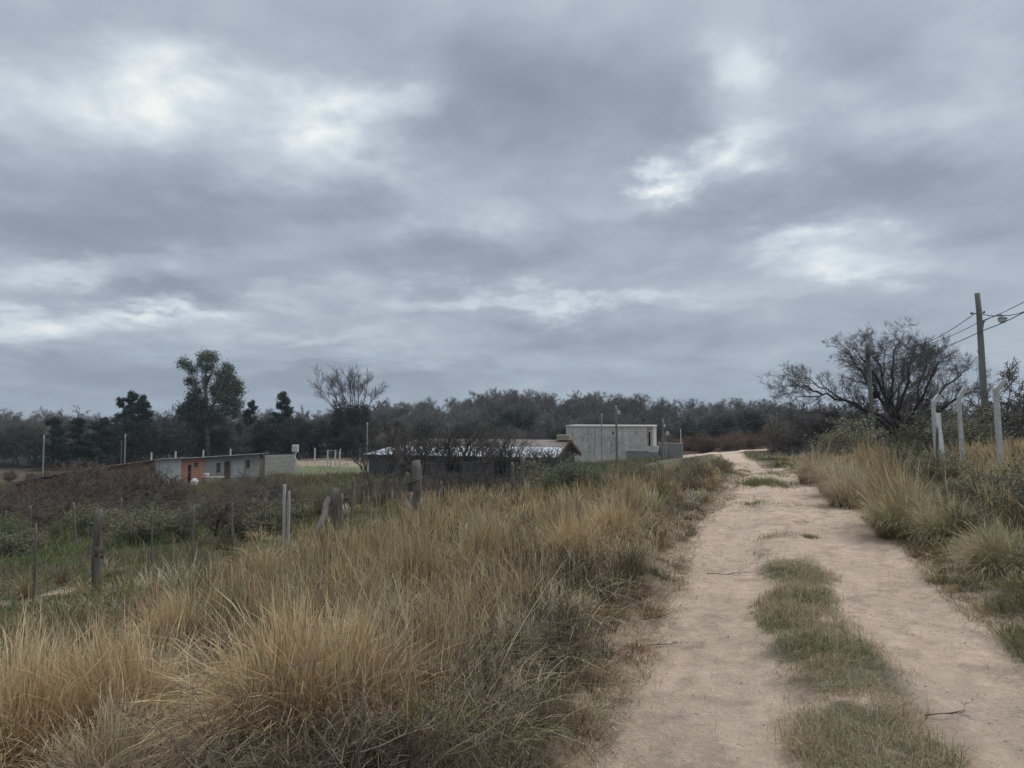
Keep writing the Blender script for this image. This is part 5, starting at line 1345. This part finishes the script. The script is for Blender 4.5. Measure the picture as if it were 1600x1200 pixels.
cable([at(1760, 395, 15), at(1600, 472, 19.4), at(1532, 502, PD + .3), at(1473, 530, 27), at(1357, 566, 34)], 'upper cable passing behind the lamp pole', .010, .03)
cable([at(1760, 405, 14.5), at(1600, 488, 19), at(1534, 517, PD - .3), at(1466, 546, 26.5), at(1357, 572, 34)], 'lower cable crossing in front of the lamp pole', .013, .03)
cable([at(1535, 491, PD), at(1568, 493, 20.5), at(1600, 487, 19.2), at(1760, 450, 15)], 'twisted service cable leaving the lamp pole to the right', .012, .03)
cable([at(1351, 640, 34), at(1320, 652, 40), at(1243, 662, 62)], 'faint cable from the leaning pole towards the gate posts', .014, .25)
# poles at the gate by the bend
e, o, t = pole('thin_pole', 1243.5, 1242, 655, 62, .075, .055, 'thin dark pole at the left of the gate posts')
e, o, t = pole('meter_post', 1263, 1261, 661, 58, .05, .035, 'pale pipe post standing on a concrete block by the bend', 'post', M_CONCPOST)
MB().box(-.13, .17, -.13, .13, 0, 1.15).build('concrete_block', M_CONCPOST, e, bevel=.02)
cable([at(1243, 655.5, 62), at(1252, 662, 60), at(1261, 661.5, 58)], 'drooping cable between the thin dark pole and the pale pipe post', .02, .3)
gt = empty('gate_posts', (xof(1252, 58), 58, g(xof(1252, 58), 58)), label='short row of grey boards and posts beside the pale pipe post', cat='fence')
for i, (dx, h) in enumerate(((-.35, 1.25), (-.05, 1.05), (.08, 1.2), (-.6, 1.0))): MB().bar((dx, 0, -.1), (dx + .03 * (i - 1), 0, h), .11, .06).build('board', M_POST, gt)
MB().bar((-.62, .06, .75), (.12, .06, .8), .05, .08).build('rail', M_POST, gt)
mk = MB(); x = xof(1237, 50); mk.bar((x, 50, g(x, 50) - .1), (x, 50, g(x, 50) + .42), .09, .09); tag(mk.build('marker_stub', M_WHITE), 'small pale stub post at the right edge of the far road', 'post')

# far field poles
for i, (px, py, D, r_, mat, lab) in enumerate(((69,680,82,.09,M_DULLPOLE,'pale pole standing alone at the far left of the field'),(196,678,74,.07,M_DULLPOLE,'pale pole rising behind the bushes left of the shed'),(190,690,76,.04,M_POST,'thin dark pole next to the pale pole left of the shed'),
     (574,660,76,.075,M_DULLPOLE,'pale pole just left of the white roofed house'),(940,645,72,.07,M_DULLPOLE,'pale pipe with dark tip before the concrete house'))):
    e, o, t = pole('field_pole', px, px, py, D, r_, r_ * .85, lab, 'pole', mat)
    if px == 940: MB().tube([(t[0]-o[0], 0, t[2]-o[2]), (t[0]-o[0], 0, t[2]-o[2]+.18)], .085, 8).build('cap', M_CABLE, e)
e, o, t = pole('lamp_post', 964.5, 962, 633, 70, .13, .10, 'thick grey wooden lamp post before the concrete house')
street_lamp(e, o, 966, 646, 70, 963, 641, 1.7, -.2)
e, o, t = pole('lamp_post', 1035, 1036, 655, 80, .12, .10, 'dark wooden lamp post right of the concrete house')
street_lamp(e, o, 1037.5, 666, 80, 1036, 663, 1.4, -.2)
e, o, t = pole('lamp_post', 1040, 1039.5, 678, 76, .06, .05, 'short pale lamp post in front of the block wall', mat=M_DULLPOLE)
street_lamp(e, o, 1042, 678, 76, 1040, 681, 1.8, -.2)
cable([at(1036, 657, 80), at(1100, 672, 95), at(1180, 655, 120)], 'faint cable stretching right from the dark lamp post', .03, .6)
# concrete posts round the lawn
lp = empty('lawn_fence', (xof(525, 88), 88, g(xof(525, 88), 88)), label='pale concrete posts and wire at the back of the lawn', cat='fence')
bpy.context.view_layer.update()
hp = []
for px, py, D in ((492,700,92),(512,703,88),(524,703,88),(531,705,86),(563,701,88)):
    x, _, zt = at(px, py, D); mb = MB(); mb.bar((x, D, g(x, D) - .1), (x, D, zt), .15, .15)
    if px == 531: mb.bar((x, D, zt), (x + .12, D, zt + .25), .14, .14)
    under(mb.build('post', M_CONCPOST), lp); hp.append((x, D, zt))
for dz in (.3, .9, 1.6): under(MB().tube([(a, b_, c - dz) for a, b_, c in hp], .012, 4).build('wire', M_WIRE), lp)
a = at(517, 705, 88.5); sb = MB(); sb.box(a[0] - .30, a[0] + .30, 88.4, 88.44, a[2] + .0, a[2] + .14)
sg = empty('sign_board', (a[0], 88.4, g(a[0], 88.4)), label='small blank white board hung between the lawn fence posts', cat='sign'); bpy.context.view_layer.update(); under(sb.build('board', M_DULLPOLE), sg)
under(MB().bar((a[0], 88.5, g(a[0], 88.5)), (a[0], 88.5, a[2] + .1), .06, .06).build('post', M_POST), sg)

# ------------------------------------------------------------------ buildings
def frame_obj(name, p0, p1, label, cat='building'):
    """Empty whose +X runs from p0 to p1 (front left to front right foot)"""
    a, b_ = Vector(p0), Vector(p1); rz = math.atan2(b_.y - a.y, b_.x - a.x)
    return empty(name, a, rz, label=label, cat=cat), (b_.xy - a.xy).length

def wall_with_holes(x0, x1, z0, z1, y0, y1, holes):
    """solid wall slab with rectangular openings (x0,x1,z0,z1), sorted by x"""
    mb = MB(); cur = x0
    for (a, b_, c, d) in sorted(holes):
        if a > cur: mb.box(cur, a, y0, y1, z0, z1)
        if c > z0: mb.box(a, b_, y0, y1, z0, c)
        if d < z1: mb.box(a, b_, y0, y1, d, z1)
        cur = b_
    if cur < x1: mb.box(cur, x1, y0, y1, z0, z1)
    return mb

# long low shed: front line from pixel 130 (near) to 411 (far)
def shed():
    def fp(px, D, py_top): q = at(px, py_top, D); return q
    A, B = fp(243, 60, 719), fp(411, 76, 708.5)
    zb = g(A[0], A[1]) - .4; e, L = frame_obj('brick_shed', (A[0], A[1], zb), (B[0], B[1], zb), 'long low shed of brick, plaster and metal sheet left of the lawn')
    dx, dy = (B[0]-A[0])/L, (B[1]-A[1])/L
    def xl(px):          # local x where the pixel column meets the front line
        u = (px - 800) / F; return (u * A[1] - A[0]) / (dx - u * dy)
    h0, h1 = A[2] - zb, B[2] - zb
    def ht(x): return h0 + (h1 - h0) * x / L
    x0, x1, x2, x3, x4, x5 = 0, xl(284), xl(320.5), xl(352), xl(373), L
    W = .15
    def sloped(x0_, x1_, holes, mat, name, y0=0):
        mb = wall_with_holes(x0_, x1_, 0, 1, y0, y0 + W, [(a, b_, c / 10, d / 10) for a, b_, c, d in holes])
        mb.v = [(x, y, z * ht(x) if z in (0, 1) else z * 10) for x, y, z in mb.v]
        return mb.build(name, mat, e)
    sloped(x0, x1, [], M_SHEET, 'metal_panel', -.06)['label'] = 'pale corrugated metal panel'
    dz = h0 * .18
    sloped(x1, x2, [(xl(295.5), xl(301), .4, 2.15), (xl(305), xl(311.5), 1.9, 2.25)], M_BRICK, 'wall')['label'] = 'red hollow brick wall'
    sloped(x2, x3, [(xl(340), xl(346), 1.15, 2.05)], M_PLASTER, 'wall')['label'] = 'grey plaster wall with a small barred window'
    sloped(x3, x5, [(xl(353), xl(366), .2, 2.05), (xl(391), xl(397), 1.2, 1.95)], M_BLOCK, 'wall', .35)['label'] = 'recessed grey block wall'
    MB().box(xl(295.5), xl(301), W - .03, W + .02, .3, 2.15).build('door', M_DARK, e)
    d = MB(); d.box(xl(353), xl(366), .44, .47, .2, 2.05); d.build('door', M_TIMBER, e)
    MB().box(xl(367), xl(387), .28, .345, .4, 2.1).build('metal_panel', M_SHEET, e)
    for a, b_, c, d_ in ((xl(305), xl(311.5), 1.9, 2.25), (xl(340), xl(346), 1.15, 2.05), (xl(391), xl(397), 1.2, 1.95)):
        y = .35 if a > x3 else 0
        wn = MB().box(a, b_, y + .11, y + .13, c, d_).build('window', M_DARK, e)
        fr = MB(); m_ = (a + b_) / 2
        fr.bar((a, y + .04, (c+d_)/2), (b_, y + .04, (c+d_)/2), .04, .04); fr.bar((m_, y + .06, c), (m_, y + .06, d_), .04, .04); fr.box(a - .04, b_ + .04, y - .03, y + .02, c - .09, c - .01); fr.build('frame', M_PLASTER, wn)
    # mono pitch roof and its back and end walls
    dp = 4.2
    rf = MB()
    for (a, b_) in ((-.25, x1 + .1), (x1 + .15, x5 + .25)):
        z_a, z_b = ht(a) + (.06 if a < 0 else 0), ht(b_) + (.06 if a < 0 else 0)
        rf.add([(a, -.35, z_a), (b_, -.35, z_b), (b_, dp, z_b - .75), (a, dp, z_a - .75), (a, -.35, z_a + .06), (b_, -.35, z_b + .06), (b_, dp, z_b - .69), (a, dp, z_a - .69)],
               [(0,3,2,1),(4,5,6,7),(0,1,5,4),(1,2,6,5),(2,3,7,6),(3,0,4,7)])
    rf.build('roof', M_ROOFGREY, e)
    bk = MB(); bk.box(0, L, dp - .2, dp - .05, 0, h0 - .9); bk.box(0, .12, .16, dp - .22, 0, h0 - .8); bk.box(L - .12, L, .55, dp - .22, 0, h1 - .8); bk.build('wall', M_BLOCK, e)
    for px in (243.5, 281, 324, 366): 
        x = xl(px); z = ht(x); MB().bar((x, .3, z), (x, .3, z + .62), .09, .09).build('post', M_CONCPOST, e)
    # low annex running towards the viewer, mostly hidden by brush
    C = at(125, 734, 46); an, L2 = frame_obj('brick_annex', (C[0], C[1], g(C[0], C[1]) - .3), (A[0] - .3, A[1] - .3, zb), 'low dark red brick annex behind the bushes left of the metal panel')
    ha, hb = C[2] - an.location.z, A[2] - an.location.z
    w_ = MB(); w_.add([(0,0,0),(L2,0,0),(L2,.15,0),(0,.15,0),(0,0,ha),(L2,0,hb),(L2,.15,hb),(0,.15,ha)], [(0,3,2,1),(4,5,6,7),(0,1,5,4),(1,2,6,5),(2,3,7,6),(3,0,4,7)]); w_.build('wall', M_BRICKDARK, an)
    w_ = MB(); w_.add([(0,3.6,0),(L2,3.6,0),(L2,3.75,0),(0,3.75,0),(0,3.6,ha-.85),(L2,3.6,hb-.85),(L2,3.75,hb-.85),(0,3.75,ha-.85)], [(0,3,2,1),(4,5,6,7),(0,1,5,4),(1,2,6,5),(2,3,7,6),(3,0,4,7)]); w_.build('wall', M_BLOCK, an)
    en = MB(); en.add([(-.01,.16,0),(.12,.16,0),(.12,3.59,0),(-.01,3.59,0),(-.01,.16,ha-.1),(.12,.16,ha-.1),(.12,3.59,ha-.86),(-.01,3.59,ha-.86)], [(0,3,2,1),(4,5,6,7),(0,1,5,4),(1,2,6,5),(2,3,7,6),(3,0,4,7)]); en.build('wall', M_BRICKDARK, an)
    r_ = MB(); r_.add([(-.2,-.3,ha+.01),(L2,-.3,hb+.01),(L2,4,hb-.8),(-.2,4,ha-.8),(-.2,-.3,ha+.07),(L2,-.3,hb+.07),(L2,4,hb-.74),(-.2,4,ha-.74)], [(0,3,2,1),(4,5,6,7),(0,1,5,4),(1,2,6,5),(2,3,7,6),(3,0,4,7)]); r_.build('roof', M_ROOFOLD, an)
    # white drum and clutter in the yard
    q = at(304, 757, 58); gz = g(q[0], 58)
    dr = empty('water_drum', (q[0], 58, gz), label='white plastic drum in front of the red brick wall', cat='drum')
    MB().tube([(0,0,0),(0,0,.05),(0,0,.3),(0,0,.62),(0,0,.70)], [.24,.27,.28,.27,.20], 14).build('body', M_WHITE, dr, smooth=True); MB().tube([(0,0,.70),(0,0,.78)], [.17,.15], 12).build('lid', M_WHITE, dr, smooth=True)
    q = at(333, 744, 62); gz = g(q[0], 62)
    tb = empty('yard_table', (q[0], 62, gz), label='low work table with a pale basin before the plaster wall', cat='table')
    MB().box(-.9, .9, -.3, .3, .72, .77).build('top', M_PALETIMBER, tb)
    for sx_ in (-.8, .8):
        for sy_ in (-.24, .24): MB().box(sx_ - .03, sx_ + .03, sy_ - .03, sy_ + .03, 0, .72).build('leg', M_TIMBER, tb)
    bs = MB().tube([(0,0,0),(0,0,.1),(0,0,.26)], [.12,.2,.25], 12).build('basin', M_WHITE, loc=(q[0] - .55, 62, gz + .775)); tag(bs, 'pale round basin standing on the yard table', 'basin')
    # weathered board wall to the right of the shed
    P0, P1 = at(411, 711, 76.5), at(461, 709.5, 84)
    zb2 = min(g(P0[0], P0[1]), g(P1[0], P1[1])) - .3
    bw, L3 = frame_obj('board_wall', (P0[0] + .2, P0[1], zb2), (P1[0], P1[1], zb2), 'grey block yard wall right of the shed', 'wall')
    ha, hb = P0[2] - zb2, P1[2] - zb2; nrow = 6; mb = MB()
    for k in range(nrow):
        a0, a1 = ha * k / nrow, ha * (k + 1) / nrow - .02; b0, b1 = hb * k / nrow, hb * (k + 1) / nrow - .02; yo = .012 * (k % 2)
        mb.add([(0,yo,a0),(L3,yo,b0),(L3,.15,b0),(0,.15,a0),(0,yo,a1),(L3,yo,b1),(L3,.15,b1),(0,.15,a1)], [(0,3,2,1),(4,5,6,7),(0,1,5,4),(1,2,6,5),(2,3,7,6),(3,0,4,7)])
    mb.build('panel', M_BLOCK, bw)
    q = at(460, 700, 84); zz_ = g(q[0], 84)
    tk = empty('white_tank_stand', (q[0] + .05, 84.2, zz_), label='pale tank on a post at the end of the yard wall', cat='tank')
    MB().box(-.33, .33, -.3, .3, q[2] - zz_ - .45, q[2] - zz_ + .35).build('tank', M_CONCPOST, tk, bevel=.05)
    MB().bar((0, 0, -.1), (0, 0, q[2] - zz_ - .46), .12, .12).build('post', M_CONCPOST, tk)
    bp = MB(); a = at(461, 708, 83); bp.tube([(at(466, 727, 83)[0], 83, g(a[0], 83)), (at(463, 716, 83)[0], 83, at(463, 718, 83)[2]), (at(460, 712, 83)[0], 83, at(460, 713, 83)[2]), at(463, 707, 83)], [.08, .08, .075, .06], 6)
    tag(bp.build('bent_post', M_CONCPOST), 'crooked pale post leaning at the end of the yard wall', 'post')
shed()

# long house with a white metal roof
def roof_house():
    D = 56; A, B = at(567, 714.5, 59.5), at(872, 711.5, 54.6)
    zb = min(g(A[0], D), g(B[0], D)) - .4
    e, L = frame_obj('metal_roof_house', (A[0], A[1], zb), (B[0], B[1], zb), 'long low grey house under a white sheet metal roof')
    he = (A[2] + B[2]) / 2 - zb; rise = 1.18; half = 3.6
    ins = .35
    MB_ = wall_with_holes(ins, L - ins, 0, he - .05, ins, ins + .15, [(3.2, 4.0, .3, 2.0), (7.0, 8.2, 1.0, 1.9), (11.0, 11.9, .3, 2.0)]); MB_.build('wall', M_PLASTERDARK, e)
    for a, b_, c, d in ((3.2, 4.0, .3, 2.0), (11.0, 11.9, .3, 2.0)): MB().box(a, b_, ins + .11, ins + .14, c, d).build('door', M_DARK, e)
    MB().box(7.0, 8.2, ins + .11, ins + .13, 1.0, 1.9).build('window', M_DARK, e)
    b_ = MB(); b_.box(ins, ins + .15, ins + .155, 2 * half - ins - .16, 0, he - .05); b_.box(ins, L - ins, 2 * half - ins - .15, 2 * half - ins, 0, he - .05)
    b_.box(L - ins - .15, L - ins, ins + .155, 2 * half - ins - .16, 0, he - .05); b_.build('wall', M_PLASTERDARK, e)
    gb = MB(); gb.add([(L-ins-.15, ins, he-.045), (L-ins-.15, 2*half-ins, he-.045), (L-ins-.15, half, he+rise-.16), (L-ins, ins, he-.045), (L-ins, 2*half-ins, he-.045), (L-ins, half, he+rise-.16)], [(0,2,1),(3,4,5),(0,1,4,3),(1,2,5,4),(2,0,3,5)]); gb.build('gable', M_TIMBER, e)
    hp_ = 3.4          # hip at the left end
    def sheet(pts, mat, name, th=.05):
        mb = MB(); n = len(pts); mb.add([tuple(p) for p in pts] + [(x, y, z + th) for x, y, z in pts], [tuple(range(n))[::-1], tuple(range(n, 2*n))] + [(i, (i+1)%n, n+(i+1)%n, n+i) for i in range(n)]); return mb.build(name, mat, e)
    def on(x, t): return (x, half * t, he + rise * t)
    k = .56
    sheet([on(0, 0), on(L, 0), on(L, k), on(hp_ * k, k)], M_ROOF, 'roof')['label'] = 'bright white lower roof sheets'
    sheet([on(hp_ * k, k + .004), on(L, k + .004), on(L, 1), on(hp_, 1)], M_ROOFOLD, 'roof')['label'] = 'dull rusty upper roof sheets'
    sheet([(0, 0.01, he), (hp_, half, he + rise - .005), (0, 2 * half, he)], M_ROOF, 'roof')
    sheet([(0, 2 * half, he), (hp_, half + .005, he + rise), (L, half + .005, he + rise), (L, 2 * half, he)], M_ROOFOLD, 'roof')
    # dark timber barge boards and brackets at the right gable
    t_ = MB(); t_.bar((L + .05, -.15, he - .02), (L + .05, half, he + rise + .0), .10, .22)
    t_.bar((L + .05, half + .001, he + rise), (L + .05, 2 * half + .3, he - .1), .12, .26)
    t_.bar((L + .04, half * .75, he - .02), (L + .04, 2 * half + .1, he - .02), .08, .14); t_.bar((L + .04, half, he), (L + .04, half, he + rise - .1), .08, .12)
    t_.build('bargeboard', M_TIMBER, e)
    ps = MB()
    for i in range(4): ps.box(L - .9, L + .1, half - .45, half + .25, he + rise + .04 + i * .11, he + rise + .13 + i * .11)
    o = ps.build('board_stack', M_PALETIMBER, loc=tuple(e.location), rotz=e.rotation_euler.z)
    tag(o, 'stack of pale boards on the ridge of the white metal roof', 'boards')
roof_house()

# unfinished two storey concrete house
def concrete_house():
    D = 88; A, B = at(884.5, 664.5, 90), at(1021, 662.5, 87.5)
    Dm = D; zb = g(at(950, 700, D)[0], D) - .5
    e, L = frame_obj('concrete_house', (A[0], A[1], zb), (B[0], B[1], zb), 'unfinished two storey grey concrete house with an overhanging upper floor')
    top = A[2] - zb; fl = at(950, 702.5, D)[2] - zb; dp = 7.0
    def xl(px): return (px - 884.5) / (1023 - 884.5) * L
    w1 = xl(1013); wl = wall_with_holes(0, w1, fl, top - .22, 0, .2, [(xl(958.5), xl(961.5), top - 1.05, top - .75)]); wl.build('wall', M_RENDER, e)
    # recessed bay at the right end: frame, slit window, side pier
    wb = wall_with_holes(w1 + .002, L, fl, top - .22, .25, .45, [(xl(1015.0), xl(1018), fl + .45, top - .75)]); wb.build('wall', M_RENDER, e)
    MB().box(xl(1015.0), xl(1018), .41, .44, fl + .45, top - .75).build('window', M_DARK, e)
    MB().box(L - .2, L - .002, .0, .248, fl, top - .22).build('pier', M_RENDER, e)
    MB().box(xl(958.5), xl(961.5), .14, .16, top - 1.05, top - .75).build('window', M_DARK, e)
    s_ = MB(); s_.box(0, .2, .202, dp - .2, 0, top - .22); s_.box(L - .2, L, .452, dp - .2, fl, top - .22); s_.box(0, L, dp - .198, dp, 0, top - .22); s_.build('wall', M_RENDER, e)
    MB().box(-.08, L + .08, -.08, dp + .08, top - .218, top).build('roof_slab', M_SLAB, e, bevel=.02)
    # exposed columns and beam a little proud of the render
    for px, w_ in ((928, .22), (934.5, .22), (949, .2), (992, .22), (908, .16)):
        MB().box(xl(px) - w_ / 2, xl(px) + w_ / 2, -.025, -.001, fl + .02, top - .24).build('column', M_SLAB, e)
    MB().box(xl(942), xl(990), -.02, -.001, fl + 1.45, fl + 1.57).build('beam', M_SLAB, e)
    MB().box(xl(980), L + .45, -.5, dp, fl - .28, fl - .002).build('floor_slab', M_SLAB, e)
    pr = MB(); pr.box(xl(1009), L + .5, -.5, -.42, fl, fl + .42); pr.box(L + .42, L + .5, -.418, 1.8, fl, fl + .42); pr.build('parapet', M_SLAB, e)
    # ground floor: solid left part, open bay with posts on the right
    MB().box(0, xl(981), .0, .2, 0, fl - .002).build('wall', M_RENDER, e)
    MB().box(xl(980.5), xl(988), 1.4, 1.6, 0, fl - .29).build('wall', M_BLOCK, e)
    MB().box(xl(1002), L, 5.0, 5.2, 0, fl - .29).build('wall', M_BLOCK, e)
    MB().box(L + .05, L + .33, -.42, -.14, -.2, fl - .282).build('pillar', M_SLAB, e)
    # rebar stubs and conduit marks
    rb = MB()
    for k in range(7): x = xl(986 + k * 3.6); rb.bar((x, -.3, fl), (x, -.3, fl + .5 + .2 * (k % 2)), .025, .025)
    rb.build('rebar', M_TIMBER, e)
    m_ = MB(); m_.box(xl(953), xl(954.5), -.05, -.002, fl + .15, fl + 1.0); m_.build('pipe', M_WHITE, e)
    # stack of blocks under the overhang
    r = random.Random(2); bl = MB()
    for i in range(9):
        for j in range(5):
            if j < 4 or i < 6: bl.box(i * .42, i * .42 + .40, r.uniform(-.04, .04), .2 + r.uniform(-.04, .04), j * .21, j * .21 + .195)
    q = at(1001, 715, D - 1); o = bl.build('block_stack', M_BLOCK, loc=(q[0] - 1.6, q[1], g(q[0], q[1]) + .3)); tag(o, 'stack of cement blocks under the overhanging floor', 'blocks')
    # yard wall
    P0, P1 = at(1028, 692.5, 90), at(1066, 693.5, 88); z2 = min(g(P0[0], 90), g(P1[0], 88)) - .3
    yw, L2 = frame_obj('block_wall', (P0[0], P0[1], z2), (P1[0], P1[1], z2), 'grey block wall right of the concrete house', 'wall')
    MB().box(0, L2, 0, .18, 0, P0[2] - z2).build('panel', M_BLOCK, yw); MB().box(-.03, L2 + .03, -.03, .21, P0[2] - z2 + .001, P0[2] - z2 + .07).build('coping', M_SLAB, yw)
    e3, o, t = pole('wall_post', 1064, 1063.5, 670, 88.6, .07, .055, 'pale pole standing at the right end of the block wall', 'pole', M_CONCPOST)
M_SLAB = m_simple('pale_concrete', (.40,.39,.365), (.56,.545,.51), 1.5, .9, .3)
concrete_house()
# pale house glimpsed below the trees behind the lawn
def far_house():
    D = 121; a = at(505, 703, D); z = g(a[0], D)
    e = empty('white_house', (a[0] - 2.5, D, z), label='small whitewashed house half hidden under the trees behind the lawn', cat='building')
    h = at(490, 697, D)[2] - z
    wall_with_holes(0, 3.8, 0, h - .3, 0, .2, [(1.2, 1.9, .0, 1.9)]).build('wall', M_WHITE, e)
    MB().box(0, 3.8, 3, 3.2, 0, h - .3).build('wall', M_WHITE, e); MB().box(1.2, 1.9, .15, .18, 0, 1.9).build('door', M_DARK, e)
    MB().add([(-.3,-.3,h-.28),(4.1,-.3,h-.28),(4.1,1.6,h+.4),(-.3,1.6,h+.4),(-.3,3.5,h-.28),(4.1,3.5,h-.28)], [(0,1,2,3),(3,2,5,4),(0,3,4),(1,5,2),(0,4,5,1)]).build('roof', M_ROOFGREY, e)
far_house()

# ------------------------------------------------------------------ haze
hz_mat = bpy.data.materials.new('thin_haze'); hz_mat.use_nodes = True
ht = NT(hz_mat.node_tree); ht.n.remove(ht.n['Principled BSDF'])
pv = ht.node('ShaderNodeVolumePrincipled'); pv.inputs['Color'].default_value = (.80,.88,1,1); pv.inputs['Density'].default_value = .00030; pv.inputs['Anisotropy'].default_value = .2
ht.l.new(pv.outputs[0], ht.n['Material Output'].inputs['Volume'])
hb = MB().box(-1650, 1650, -520, 3050, -20, 30).build('haze', hz_mat)
tag(hb, 'thin bluish air over the fields', 'haze', kind='stuff')
